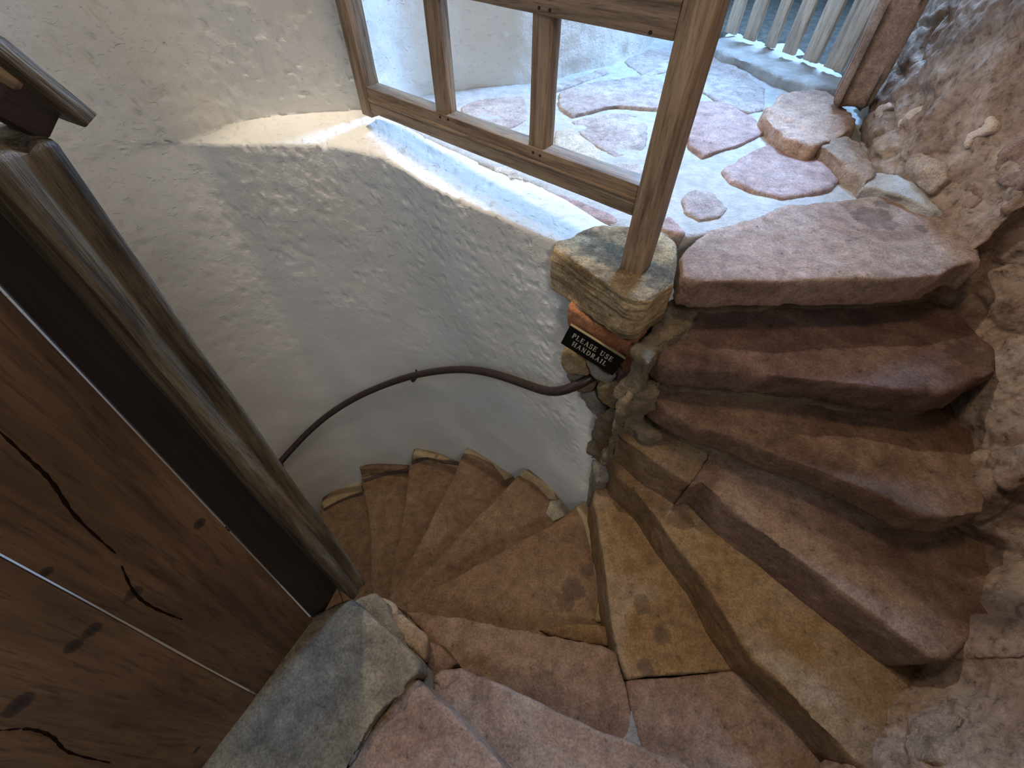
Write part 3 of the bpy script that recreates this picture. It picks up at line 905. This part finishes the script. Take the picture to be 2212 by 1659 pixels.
# core of the stair under the treads, so that open joints end in rubble
def core(poly, z, depth, seed):
    o = stone('joint_filling', px(poly, z), z, depth, MORTAR_D, bevel=0.01, voxel=0.02, rough=0.02, seed=seed)
    recenter(o)
    return o
c1 = core([(1480, 612), (1500, 560), (1700, 540), (2060, 540), (2110, 580), (2020, 600), (1900, 610), (1780, 612), (1660, 616), (1560, 616)], Z_L - 0.075, 0.25, 150)
tag(c1, 'rough mortar packing under the landing edge step', 'mortar')
c2 = core([(1420, 790), (1440, 740), (2060, 780), (2120, 800), (2062, 848), (1985, 860), (1880, 848), (1793, 836), (1660, 822), (1540, 808)], Z_1 - 0.08, 0.25, 151)
tag(c2, 'dark mortar packing under the dark red step', 'mortar')
c3 = core([(1420, 880), (1500, 850), (2000, 980), (2110, 1060), (2085, 1105), (2030, 1118), (1957, 1108), (1859, 1060), (1738, 1012), (1577, 950), (1489, 922)], Z_2 - 0.075, 0.25, 152)
tag(c3, 'dark mortar packing under the brown step with the rolled nosing', 'mortar')
# ------------------------------------------------------------------ pillar with capstone
pillar = empty('stone_pillar', P(1330, 800, 0.4))
tag(pillar, 'stone pillar of rough blocks with a big capstone carrying the railing post', 'pillar')
cap_px = [(1197, 540), (1203, 520), (1267, 502), (1300, 482), (1425, 500), (1462, 528), (1468, 572), (1458, 612), (1400, 652), (1378, 656), (1360, 650), (1280, 598)]
stone('capstone', px(cap_px, Z_L + 0.01), Z_L + 0.015, 0.145, S_CAP, bevel=0.022, voxel=0.007, rough=0.010, seed=160, parent=pillar)
Z_CB = Z_L - 0.13
A = P(1222, 672, Z_CB); B = P(1385, 735, Z_CB)
fdir = (B - A); fdir.z = 0; fdir.normalize()
fn_ = Vector((fdir.y, -fdir.x, 0))
if fn_.dot(CAM - A) < 0:
    fn_ = -fn_
A = A - fn_ * 0.012

def face_stone(name, pixels, p0, n, proud, depth, m_, seed, parent, bevel=0.012, voxel=0.007, rough=0.008):
    """a stone set in a wall face: pixel outline on the face plane, standing `proud` of it"""
    zx = Vector((0, 0, 1)).cross(n).normalized(); zy = n.cross(zx).normalized()
    M = Matrix((zx, zy, n)).transposed().to_4x4(); M.translation = p0
    Mi = M.inverted()
    loc = [Mi @ on_plane(u, v, p0 + n * proud, n) for u, v in pixels]
    pts_ = densify([Vector((p.x, p.y, 0)) for p in loc], 0.03, 0.003, seed)
    me_ = remeshed(prism(pts_, proud - depth, proud, bevel), voxel)
    displace(me_, rough, 14, 4, seed, fn=lambda co, no: 0.003 * fbm(co, 60, 2, seed + 3))
    me_.transform(M)
    return link(name, me_, m_, parent)

for i, (poly, proud, m_) in enumerate([
    ([(1221, 660), (1262, 684), (1315, 716), (1350, 738), (1378, 752), (1372, 800), (1350, 806), (1340, 775), (1222, 702)], 0.004, S_BRICK),
    ([(1210, 764), (1227, 752), (1258, 773), (1263, 794), (1268, 812), (1222, 809), (1208, 788)], 0.012, S_YEL),
    ([(1262, 780), (1330, 820), (1314, 834), (1293, 826), (1272, 812)], 0.008, S_GREY),
    ([(1336, 800), (1366, 798), (1364, 828), (1333, 828)], 0.006, S_RED),
    ([(1286, 838), (1314, 830), (1359, 832), (1362, 858), (1343, 890), (1320, 886), (1290, 862)], 0.016, S_YEL),
    ([(1250, 852), (1282, 850), (1292, 866), (1312, 892), (1290, 905), (1264, 880)], 0.006, S_GREY),
    ([(1222, 812), (1266, 816), (1283, 840), (1280, 850), (1248, 850)], 0.004, MORTAR_D),
]):
    face_stone('brick' if m_ is S_BRICK else 'pillar_stone', poly, A, fn_, proud, 0.09, m_, 170 + i, pillar)
def along(s, back=0.0):
    return Vector((A.x, A.y, 0)) + fdir * s - fn_ * back
FW = (B - A).length
stone('mortar_fill', [along(0.02, 0.03), along(FW * 0.94, 0.025), along(FW * 1.05, 0.10), along(FW * 0.9, 0.24), along(0.02, 0.24)], Z_CB + 0.01, 0.50, MORTAR_D, bevel=0.01, voxel=0.010, rough=0.03, fine=0.008, seed=176, parent=pillar)
stone('mortar_fill', px([(1362, 850), (1345, 875), (1360, 830), (1392, 770), (1412, 750), (1430, 800), (1420, 850)], 0.60), 0.60, 0.4, MORTAR_D, bevel=0.02, voxel=0.008, rough=0.03, fine=0.008, seed=177, parent=pillar)
stone('mortar_fill', px([(1366, 760), (1400, 715), (1468, 630), (1510, 640), (1490, 710), (1440, 745), (1400, 790)], 0.74), 0.75, 0.45, MORTAR_D, bevel=0.015, voxel=0.008, rough=0.03, fine=0.008, seed=180, parent=pillar)
stone('pillar_stone', px([(1272, 955), (1290, 940), (1326, 965), (1332, 1000), (1316, 1040), (1286, 1045)], 0.06), 0.09, 0.5, S_GREY, bevel=0.025, voxel=0.008, rough=0.012, seed=178, parent=pillar)
stone('mortar_fill', px([(1290, 880), (1330, 860), (1400, 900), (1440, 935), (1400, 940), (1340, 905)], 0.42), 0.42, 0.4, MORTAR_D, bevel=0.02, voxel=0.010, rough=0.03, fine=0.008, seed=179, parent=pillar)

# ------------------------------------------------------------------ sign
SN = fn_
sign_p0 = A + fn_ * 0.022
TL = on_plane(1222, 697, sign_p0, SN); TR = on_plane(1341, 770, sign_p0, SN)
BL = on_plane(1220, 747, sign_p0, SN); BR = on_plane(1332, 818, sign_p0, SN)
sx_ = ((TR - TL) + (BR - BL)) / 2
su = sx_.normalized()
sv = SN.cross(su).normalized()
if sv.z < 0: sv = -sv
SW = sx_.length
SH = ((TL - BL).dot(sv) + (TR - BR).dot(sv)) / 2
sc = (TL + TR + BL + BR) / 4
SM = Matrix((su, sv, SN)).transposed().to_4x4(); SM.translation = sc
sign = empty('sign', sc)
sign.matrix_world = SM
tag(sign, 'black sign with gilt capitals fixed to the stone pillar', 'sign')
def sign_part(name, bm, m_):
    me_ = bpy.data.meshes.new(name); bm.to_mesh(me_); bm.free()
    o_ = link(name, me_, m_, smooth=False)
    o_.parent = sign
    return o_
def boxbm(bm, x0, x1, y0, y1, z0, z1):
    vs = [bm.verts.new((x, y, z)) for z in (z0, z1) for x, y in ((x0, y0), (x1, y0), (x1, y1), (x0, y1))]
    for f in ((3, 2, 1, 0), (4, 5, 6, 7), (0, 1, 5, 4), (1, 2, 6, 5), (2, 3, 7, 6), (3, 0, 4, 7)):
        bm.faces.new([vs[i] for i in f])
bm = bmesh.new(); boxbm(bm, -SW / 2, SW / 2, -SH / 2, SH / 2, -0.008, 0.0)
bmesh.ops.bevel(bm, geom=list(bm.edges), offset=0.001, segments=2, affect='EDGES')
sign_part('sign_board', bm, BLACK)
bm = bmesh.new()
boxbm(bm, -SW / 2, SW / 2, SH / 2 - 0.0005, SH / 2 + 0.0018, -0.008, 0.0005)
sign_part('sign_edge', bm, BRASS)

# serif capitals drawn as strokes
TH, TN, SR = 0.17, 0.07, 0.055
def arc(cx, cy, rx, ry, a0, a1, n=10):
    return [(cx + rx * math.cos(math.radians(a0 + (a1 - a0) * i / n)), cy + ry * math.sin(math.radians(a0 + (a1 - a0) * i / n))) for i in range(n + 1)]
def serif(x, y, w=0.34):
    return ([(x - w / 2, y), (x + w / 2, y)], SR)
def bar_(x0, y0, x1, y1, w):
    return ([(x0, y0), (x1, y1)], w)
q = SR / 2
GLYPH = {
    'P': (0.66, [bar_(.17, 0, .17, 1, TH), serif(.17, q), serif(.14, 1 - q, .26), (arc(.30, .74, .27, .235, 90, -90), [TN] + [TH] * 9 + [TN]), bar_(.17, .965, .31, .965, TN), bar_(.17, .505, .31, .505, TN)]),
    'L': (0.68, [bar_(.17, 0, .17, 1, TH), serif(.17, 1 - q), bar_(.02, q, .62, q, SR), bar_(.60, 0, .60, .27, TN)]),
    'E': (0.70, [bar_(.17, 0, .17, 1, TH), bar_(.02, q, .62, q, SR), bar_(.02, 1 - q, .58, 1 - q, SR), bar_(.17, .52, .46, .52, SR), bar_(.61, 0, .61, .25, TN), bar_(.57, .76, .57, 1, TN), bar_(.46, .42, .46, .62, TN)]),
    'A': (0.82, [bar_(.12, 0, .40, 1, TN), bar_(.68, 0, .39, 1, TH), bar_(.22, .36, .58, .36, SR), serif(.12, q, .26), serif(.68, q, .30)]),
    'S': (0.60, [(arc(.29, .75, .20, .215, 20, 260, 12), [TN] + [TH * .7] * 11 + [TH]), (arc(.29, .26, .22, .235, 90, -160, 12), [TH] + [TH * .8] * 11 + [TN]), bar_(.50, .70, .50, .98, TN), bar_(.06, .02, .06, .30, TN)]),
    'U': (0.82, [bar_(.17, .30, .17, 1, TH), bar_(.64, .30, .64, 1, TN), serif(.17, 1 - q), serif(.64, 1 - q, .26), (arc(.405, .30, .235, .27, 180, 360), [TH] * 5 + [TN] * 6)]),
    'H': (0.86, [bar_(.17, 0, .17, 1, TH), bar_(.67, 0, .67, 1, TH), serif(.17, q), serif(.17, 1 - q), serif(.67, q), serif(.67, 1 - q), bar_(.17, .51, .67, .51, SR)]),
    'N': (0.84, [bar_(.15, 0, .15, 1, TN), bar_(.66, 0, .66, 1, TN), bar_(.14, 1, .66, 0, TH), serif(.15, q, .26), serif(.66, 1 - q, .26), serif(.10, 1 - q, .2)]),
    'D': (0.80, [bar_(.17, 0, .17, 1, TH), (arc(.28, .5, .40, .47, 90, -90, 14), [TN] + [TH] * 13 + [TN]), bar_(.02, 1 - q, .30, 1 - q, SR), bar_(.02, q, .30, q, SR)]),
    'R': (0.76, [bar_(.17, 0, .17, 1, TH), serif(.17, q), serif(.14, 1 - q, .26), (arc(.30, .75, .26, .225, 90, -90), [TN] + [TH] * 9 + [TN]), bar_(.17, .965, .31, .965, TN), bar_(.17, .525, .31, .525, TN), bar_(.34, .52, .66, .02, TH), serif(.66, q, .2)]),
    'I': (0.40, [bar_(.19, 0, .19, 1, TH), serif(.19, q), serif(.19, 1 - q)]),
    ' ': (0.45, []),
}
def ribbon(bm, pts, w, z0, z1):
    n = len(pts)
    ws = w if isinstance(w, list) else [w] * n
    ws = (ws + [ws[-1]] * n)[:n]
    L, R_ = [], []
    for i in range(n):
        a = Vector(pts[max(0, i - 1)]); b_ = Vector(pts[min(n - 1, i + 1)])
        t = (b_ - a).normalized(); nn = Vector((-t.y, t.x)) * ws[i] / 2
        L.append(Vector(pts[i]) + nn); R_.append(Vector(pts[i]) - nn)
    for i in range(n - 1):
        v = [bm.verts.new((p.x, p.y, z)) for z in (z0, z1) for p in (L[i], R_[i], R_[i + 1], L[i + 1])]
        for f in ((0, 1, 2, 3), (7, 6, 5, 4), (0, 4, 5, 1), (1, 5, 6, 2), (2, 6, 7, 3), (3, 7, 4, 0)):
            bm.faces.new([v[k] for k in f])
def text_line(text, width, cx, cy, h):
    tot = sum(GLYPH[c][0] for c in text) + 0.16 * (len(text) - 1)
    sx0 = width / tot
    bm = bmesh.new()
    x = cx - width / 2
    for c in text:
        gw, strokes = GLYPH[c]
        for pts_, w in strokes:
            sc_ = [(x + a * sx0, cy + (b_ - 0.5) * h) for a, b_ in pts_]
            avg = (sx0 + h) / 2
            ww = [k * avg for k in w] if isinstance(w, list) else w * avg
            ribbon(bm, sc_, ww, 0.0, 0.0007)
        x += (gw + 0.16) * sx0
    bmesh.ops.recalc_face_normals(bm, faces=bm.faces)
    return bm
tl = sign_part('lettering', text_line('PLEASE USE', SW * 0.74, -0.004, SH * 0.17, SH * 0.225), GILT)
tag(tl, 'gilt capitals reading PLEASE USE')
tl = sign_part('lettering', text_line('HANDRAIL', SW * 0.64, -0.002, -SH * 0.17, SH * 0.225), GILT)
tag(tl, 'gilt capitals reading HANDRAIL')

# ------------------------------------------------------------------ handrail
hr_px = [(430, 1230), (500, 1130), (560, 1052), (590, 1016), (604, 1000), (645, 953), (696, 905), (763, 861), (831, 831), (899, 809), (984, 797), (1052, 802), (1120, 824), (1170, 844)]
def hit(u, v, bvh):
    r = ray(u, v).normalized()
    loc, nor, idx, dist = bvh.ray_cast(CAM, r)
    return loc, nor
hpts = []
for u, v in hr_px:
    loc, nor = hit(u, v, WALL_BVH)
    d = (loc - CAM)
    hpts.append(CAM + d * (1 - 0.062 / d.length * 1.15))
last = hpts[-1]
e1 = on_plane(1204, 852, A + fn_ * 0.085, fn_)
e2 = on_plane(1240, 847, A + fn_ * 0.060, fn_)
e3 = on_plane(1266, 830, A + fn_ * 0.030, fn_)
e4 = on_plane(1283, 812, A - fn_ * 0.02, fn_)
hpts += [e1, e2, e3, e4]
hpts = resample(catmull(hpts, 12), 110)
# smooth out small kinks
for _ in range(30):
    hpts = [hpts[0]] + [(hpts[i - 1] + hpts[i] * 2 + hpts[i + 1]) / 4 for i in range(1, len(hpts) - 1)] + [hpts[-1]]
hand = empty('handrail', hpts[len(hpts) // 2])
tag(hand, 'dark iron handrail curving along the white wall', 'handrail')
link('rail', tube_mesh(hpts, 0.0175, 18), IRON, hand)
for (u, v) in ((886, 816), (607, 998)):
    loc, nor = hit(u, v, WALL_BVH)
    i = min(range(len(hpts)), key=lambda k: (P(u, v, hpts[k].z) - hpts[k]).length)
    c = hpts[i]
    w_, nrm = WALL_BVH.find_nearest(c)[:2]
    dn = Vector((0, 0, -0.040))
    arm = catmull([w_ - (c - w_).normalized() * 0.01, w_ + dn, c + dn, c], 6)
    link('bracket', tube_mesh(arm, 0.0075, 10), IRON, hand)

# ------------------------------------------------------------------ wooden railing
rail_d = Vector((-0.766, 0.643, 0)).normalized()
rail_n = Vector((rail_d.y, -rail_d.x, 0))
if rail_n.dot(CAM - P(1372, 575, Z_L)) < 0:
    rail_n = -rail_n
post_c = P(1373, 572, Z_L + 0.02)
RP0 = post_c.copy()
def rp(u, v, off=0.0):
    return on_plane(u, v, RP0 + rail_n * off, rail_n)
railing = empty('wooden_railing', post_c)
tag(railing, 'weathered oak railing with square balusters around the landing edge', 'railing')
def vert_beam(name, p, z0, z1, sx, sy, seed, lean=Vector((0, 0, 0))):
    a = Vector((p.x, p.y, z0)); b_ = Vector((p.x, p.y, z1)) + lean
    return beam(name, a, b_, rail_d, sx, sy, OAK, railing, bevel=0.004, cuts=(2, 2, 16), amp=0.002, seed=seed)
TOPZ = 1.80
vert_beam('post', post_c, Z_L + 0.005, TOPZ, 0.062, 0.066, 1)
lp = rp(803, 225)
vert_beam('post', lp, lp.z - 0.03, TOPZ, 0.055, 0.060, 2)
zb_top = rp(1376, 400, 0.03).z
zb_bot = rp(1362, 470, 0.03).z
zl_top = rp(815, 198, 0.03).z
zl_bot = rp(823, 252, 0.03).z
RB_TOP, RB_BOT = (zb_top + zl_top) / 2, (zb_bot + zl_bot) / 2
pr = rp(1385, 430); pl = rp(812, 222)
def hrail(name, za, zb, depth, seed, off=0.0, x0=None):
    a = Vector((pr.x, pr.y, (za + zb) / 2)) + rail_n * off; b_ = Vector((pl.x, pl.y, (za + zb) / 2)) + rail_n * off
    return beam(name, a, b_, rail_n, depth, abs(za - zb), OAK, railing, bevel=0.004, cuts=(2, 3, 26), amp=0.0015, seed=seed)
hrail('bottom_rail', RB_TOP, RB_BOT, 0.055, 3)
mid = RB_BOT + (RB_TOP - RB_BOT) * 0.52
hrail('moulding', mid + 0.007, mid - 0.004, 0.062, 4)
hrail('moulding', RB_BOT + (RB_TOP - RB_BOT) * 0.40 + 0.004, RB_BOT + (RB_TOP - RB_BOT) * 0.40 - 0.004, 0.059, 5)
b2 = rp(966, 248); b3 = rp(1168, 322)
zt = (rp(1148, 28, 0.03).z + rp(1450, 92, 0.03).z) / 2
vert_beam('baluster', b2, RB_TOP - 0.005, zt + 0.02, 0.046, 0.046, 6)
vert_beam('baluster', b3, RB_TOP - 0.005, zt + 0.02, 0.050, 0.046, 7)
hrail('top_rail', zt + 0.14, zt, 0.058, 8)
hrail('moulding', zt + 0.062, zt + 0.05, 0.064, 9)
hrail('moulding', zt + 0.15, zt + 0.10, 0.074, 10)
# pegs
def peg(u, v, off, r=0.0035):
    p = rp(u, v, off)
    o_ = link('peg', tube_mesh([p - rail_n * 0.004, p + rail_n * 0.0018], r, 8), OAK_DARK_SHADE, railing, smooth=False)
for (u, v) in ((951, 253), (968, 258), (1152, 329), (1167, 336)):
    peg(u, v, 0.0275)
for (u, v) in ((1165, 17), (1188, 22), (1405, 70)):
    peg(u, v, 0.029)

# ------------------------------------------------------------------ plank door at left
dbot_a = P(678, 1337, Z_S); dbot_b = P(440, 1655, Z_S)
dd = (dbot_b - dbot_a); dd.z = 0; dd.normalize()
dn = Vector((dd.y, -dd.x, 0))
if dn.dot(CAM - dbot_a) < 0:
    dn = -dn
def dp(u, v, off=0.0):
    return on_plane(u, v, dbot_a + dn * off, dn)
s1b, s1t = dp(653, 1312), dp(0, 620)
s2b, s2t = dp(546, 1498), dp(0, 1199)
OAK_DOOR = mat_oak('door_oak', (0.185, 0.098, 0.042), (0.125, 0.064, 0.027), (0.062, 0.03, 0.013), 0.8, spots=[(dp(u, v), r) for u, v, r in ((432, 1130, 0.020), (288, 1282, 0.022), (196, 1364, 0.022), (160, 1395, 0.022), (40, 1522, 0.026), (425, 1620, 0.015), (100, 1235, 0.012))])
door = empty('door_1', Vector((dbot_a.x, dbot_a.y, Z_S)))
tag(door, 'dark oak plank door standing open at the left, light showing through its gaps', 'door', kind='structure')
def extend(p, q_, z):
    t = (z - p.z) / (q_.z - p.z)
    return p.lerp(q_, t)
def plank(name, a0, a1, b0, b1, thick, m_, seed, back=0.0, gap=0.0, amp=0.002):
    """plank between line a (a0 bottom, a1 top) and line b, facing dn"""
    nu, nv = 10, 44
    rows_f, rows_b = [], []
    for i in range(nv + 1):
        f = i / nv
        pa, pb = a0.lerp(a1, f), b0.lerp(b1, f)
        d_ = (pb - pa).normalized()
        pa = pa + d_ * gap; pb = pb - d_ * gap
        rows_f.append([pa.lerp(pb, j / nu) - dn * back for j in range(nu + 1)])
        rows_b.append([pa.lerp(pb, j / nu) - dn * (back + thick) for j in range(nu + 1)])
    nc = nu + 1
    # local frame: Z along plank, so the grain follows it
    M = frame_from(a0, a1, d_)
    Mi = M.inverted()
    vs = [Mi @ p for r in rows_f for p in r] + [Mi @ p for r in rows_b for p in r]
    off = nc * (nv + 1)
    fs = []
    for i in range(nv):
        for j in range(nu):
            k = i * nc + j
            fs.append((k, k + 1, k + nc + 1, k + nc))
            fs.append((off + k, off + k + nc, off + k + nc + 1, off + k + 1))
        fs.append((i * nc, (i + 1) * nc, off + (i + 1) * nc, off + i * nc))
        fs.append((i * nc + nu, off + i * nc + nu, off + (i + 1) * nc + nu, (i + 1) * nc + nu))
    for j in range(nu):
        fs.append((j, off + j, off + j + 1, j + 1))
        k = nv * nc + j
        fs.append((k, k + 1, off + k + 1, off + k))
    me_ = bpy.data.meshes.new(name); me_.from_pydata([tuple(v) for v in vs], [], fs)
    bm_ = bmesh.new(); bm_.from_mesh(me_); bmesh.ops.recalc_face_normals(bm_, faces=bm_.faces); bm_.to_mesh(me_); bm_.free()
    displace(me_, amp, 10, 3, seed, stretch=(1.4, 1.4, 0.3))
    o_ = link(name, me_, m_)
    o_.parent = door; o_.matrix_parent_inverse = door.matrix_world.inverted()
    o_.matrix_basis = M
    me_.set_sharp_from_angle(angle=math.radians(40))
    return o_
ZB, ZT = Z_S - 0.05, 1.75
l1 = (extend(s1b, s1t, ZB), extend(s1b, s1t, ZT))
l2 = (extend(s2b, s2t, ZB), extend(s2b, s2t, ZT))
w12 = (l2[0] - l1[0])
l3 = (l2[0] + dd * 0.22, l2[1] + dd * 0.22)
l4 = (l3[0] + dd * 0.22, l3[1] + dd * 0.22)
# stile between the first gap and the frame, its shade painted near black
r_b, r_t = dp(752, 1292, -0.02), dp(112, 560, -0.02)
l0 = (extend(r_b, r_t, ZB), extend(r_b, r_t, ZT))
plank('plank', l1[0], l1[1], l2[0], l2[1], 0.010, OAK_DOOR, 1, 0.0, 0.0022)
plank('plank', l2[0], l2[1], l3[0], l3[1], 0.010, OAK_DOOR, 2, 0.0, 0.0022)
plank('plank', l3[0], l3[1], l4[0], l4[1], 0.010, OAK_DOOR, 3, 0.0, 0.0012)
tag(plank('stile', l0[0] - dd * 0.01, l0[1] - dd * 0.01, l1[0], l1[1], 0.012, OAK_DARK_SHADE, 4, 0.004, 0.0024, 0.001), 'door stile beside the frame post, its shade painted near black')
for pts_ in ([(-20, 915), (60, 990), (110, 1040), (165, 1118), (250, 1196)], [(262, 1222), (290, 1280), (330, 1312), (392, 1338)], [(-10, 1578), (60, 1574), (110, 1590), (150, 1625), (240, 1648)]):
    cp = catmull([dp(u, v, 0.0) for u, v in pts_], 8)
    n_c = len(cp)
    link('crack', tube_mesh(cp, [0.0009 + 0.0012 * math.sin(math.pi * k / (n_c - 1)) + 0.0005 * math.sin(k * 1.9) for k in range(n_c)], 6), CRACK, door)
# frame post
pb = P(800, 1302, Z_S - 0.04)
fr = empty('door_frame', pb)
tag(fr, 'gnarled dark oak door frame post leaning at the left of the stair', 'door frame')
# right silhouette edge and rebate edge give the post's faces
e_r = [(61, 271), (271, 559), (480, 838), (688, 1120), (812, 1290)]
postn = dn
pmid_b = dp(782, 1296, 0.012); pmid_t = dp(197, 560, 0.012)
pc_b = extend(pmid_b, pmid_t, Z_S - 0.03); pc_t = extend(pmid_b, pmid_t, dp(25, 285, 0.012).z)
eb = dp(812, 1292, 0.012); et = dp(281, 560, 0.012)
wdt = ((et - l0[0].lerp(l0[1], (et.z - l0[0].z) / (l0[1].z - l0[0].z)))).length
me = box_mesh(0.052, 0.075, (pc_t - pc_b).length, 0.006, (5, 5, 60), 0.0, 0, 2)
displace(me, 0.006, 9, 4, 15, stretch=(1.6, 1.6, 0.35), fn=lambda co, no: -0.008 * np.exp(-((co[:, 0] + 0.004) / 0.006) ** 2) * (co[:, 1] > 0.02))
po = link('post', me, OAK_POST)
po.parent = fr; po.matrix_parent_inverse = fr.matrix_world.inverted()
po.matrix_basis = frame_from(pc_b, pc_t, dd)
# head of the frame: bracket board and block at the top of the post
hb = dp(70, 215, 0.02)
side = (dp(155, 245, 0.02) - dp(20, 120, 0.02))
o = beam('head_board', dp(-60, 78, 0.02), dp(156, 248, 0.02), dn, 0.06, 0.016, OAK_POST, fr, 0.002, (2, 1, 6), 0.001, 5)
o = beam('head_block', dp(-50, 170, 0.010), dp(95, 252, 0.010), dn, 0.05, 0.040, OAK_DARK_SHADE, fr, 0.006, (2, 2, 6), 0.002, 6)
o = beam('head_wedge', dp(-40, 118, 0.030), dp(48, 172, 0.030), dn, 0.012, 0.022, OAK, fr, 0.004, (2, 2, 6), 0.002, 7)

# ------------------------------------------------------------------ jamb and slatted gate at the far right of the landing
jb = [P(1800, 220, 0.98), P(1818, 236, 0.97), P(1840, 244, 0.96), P(1866, 230, 0.98)]
jc = sum((Vector((p.x, p.y, 0)) for p in jb), Vector()) / 4
jside = (jb[3] - jb[0]); jside.z = 0; jside.normalize()
ja = P(1830, 236, 0.95); jt_dir = Vector((-0.03, 0.03, 1))
bm = bmesh.new()
me = box_mesh(0.15, 0.12, 1.6, 0.03, (5, 4, 40), 0.0, 0, 3)
displace(me, 0.014, 6, 4, 33)
jo = link('door_jamb', me, S_JAMB)
jo.matrix_basis = frame_from(ja + Vector((0.03, 0.04, 0)), ja + Vector((0.03, 0.04, 0)) + jt_dir * 1.6, jside)
tag(jo, 'reddish stone jamb standing between the slatted gate and rubble wall', 'jamb')

gate = empty('slatted_gate', P(1700, 118, 0.95))
tag(gate, 'pale wooden slatted gate at the far right of the landing', 'gate')
g0, g1 = P(1584, 74, 0.95), P(1800, 150, 0.95)
gdir = (g1 - g0); gdir.z = 0; gl = gdir.length; gdir.normalize()
for i, (ua, va, ub, vb) in enumerate([(1570, 68, 1593, 75), (1613, 81, 1631, 90), (1651, 99, 1672, 105), (1690, 112, 1712, 121), (1732, 128, 1754, 140), (1782, 143, 1820, 156)]):
    pa, pb_ = P(ua, va, 0.95), P(ub, vb, 0.95)
    ca = g0 + gdir * ((pa - g0).dot(gdir)); cb = g0 + gdir * ((pb_ - g0).dot(gdir))
    w_ = (cb - ca).length
    c = (ca + cb) / 2
    beam('slat', Vector((c.x, c.y, 0.95)), Vector((c.x, c.y, 2.0)), gdir, w_, 0.022, OAK_PALE, gate, 0.003, (1, 1, 10), 0.001, i)
gn = Vector((gdir.y, -gdir.x, 0))
if gn.dot(CAM - g0) > 0: gn = -gn
for zz in (1.32, 1.85):
    a = g0 - gdir * 0.1 + gn * 0.025; b_ = g1 + gdir * 0.05 + gn * 0.025
    beam('cross_rail', Vector((a.x, a.y, zz)), Vector((b_.x, b_.y, zz)), Vector((0, 0, 1)), 0.07, 0.025, OAK_PALE, gate, 0.003, (1, 1, 8), 0.001, 20)
# rough sill under the gate and the ground outside
sill = px([(1530, 95), (1575, 70), (1700, 100), (1830, 160), (1835, 195), (1760, 190), (1680, 165), (1610, 130), (1560, 115)], 0.93)
o = stone('gate_sill', sill, 0.935, 0.1, MORTAR_L, bevel=0.03, voxel=0.014, rough=0.022, seed=200)
recenter(o)
tag(o, 'broken pale stone sill under the slatted gate', 'sill')
og = [g0 + gn * 0.05 - gdir * 0.8, g1 + gn * 0.05 + gdir * 0.5, g1 + gn * 2 + gdir * 0.5, g0 + gn * 2 - gdir * 0.8]
o = stone('outdoor_ground', og, 0.93, 0.2, EARTH, bevel=0.0, voxel=0.04, rough=0.03, seed=201)
recenter(o)
tag(o, 'grey green stony ground outside the slatted gate', 'ground', kind='structure')

# ------------------------------------------------------------------ stones showing in the right wall, rubble at its foot
for i, (poly, m_) in enumerate([
    ([(2042, 400), (2070, 380), (2110, 385), (2130, 420), (2115, 452), (2080, 466), (2050, 455)], S_RUB),
    ([(2150, 340), (2190, 300), (2260, 280), (2270, 400), (2190, 415), (2145, 395)], S_RUB),
    ([(1950, 350), (1985, 325), (2035, 345), (2045, 385), (2010, 420), (1965, 400)], S_RUBG),
    ([(1960, 1530), (2030, 1490), (2080, 1530), (2040, 1640), (1960, 1640)], S_RUBG),
]):
    cu = sum(q_[0] for q_ in poly) / len(poly); cv = sum(q_[1] for q_ in poly) / len(poly)
    loc, nor = hit(min(cu, 2205), cv, WALLR_BVH)
    if loc is None:
        continue
    n_ = Vector((0, 0, 0))
    for du, dv in ((0, 0), (-30, 0), (0, 30), (0, -30), (-20, -20)):
        l_, q_ = hit(min(cu, 2205) + du, cv + dv, WALLR_BVH)
        if q_ is not None:
            n_ += q_ if q_.dot(CAM - l_) > 0 else -q_
    n_.z *= 0.3
    n_.normalize()
    face_stone('rubble_stone', poly, loc, n_, 0.008, 0.07, m_, 300 + i, wro, bevel=0.015, voxel=0.008, rough=0.020)
for i, poly in enumerate([
    [(1895, 235), (1915, 222), (1925, 230), (1905, 242), (1900, 268), (1890, 262)],
    [(1940, 262), (1965, 240), (1995, 222), (2005, 238), (1975, 248), (1960, 268), (1938, 276)],
    [(2082, 320), (2092, 290), (2120, 278), (2132, 256), (2146, 268), (2138, 284), (2100, 300), (2090, 322)],
    [(1828, 310), (1848, 292), (1872, 300), (1870, 322), (1840, 330)],
]):
    cu = sum(q_[0] for q_ in poly) / len(poly); cv = sum(q_[1] for q_ in poly) / len(poly)
    loc, nor = hit(cu, cv, WALLR_BVH)
    n_ = nor if nor.dot(CAM - loc) > 0 else -nor
    n_ = Vector((n_.x, n_.y, n_.z * 0.4)).normalized()
    face_stone('lime_patch', poly, loc, n_, 0.001, 0.03, LIME, 340 + i, wro, bevel=0.003, voxel=0.005, rough=0.014)
for i, (poly, z, m_, lab) in enumerate([
    ([(1742, 318), (1770, 296), (1835, 312), (1885, 385), (1862, 414), (1802, 356)], 0.94, S_RUBG, 'low rubble footing stone behind the reddish oval flagstone'),
    ([(1852, 412), (1885, 378), (1965, 415), (2040, 470), (2010, 470), (1935, 434)], 0.935, MORTAR_L, 'pale mortar lump where the landing edge step meets the rubble wall'),
]):
    o = stone('rubble_footing', px(poly, 0.91), z, 0.09, m_, bevel=0.035, voxel=0.009, rough=0.022, seed=320 + i)
    recenter(o)
    tag(o, lab, 'stone')
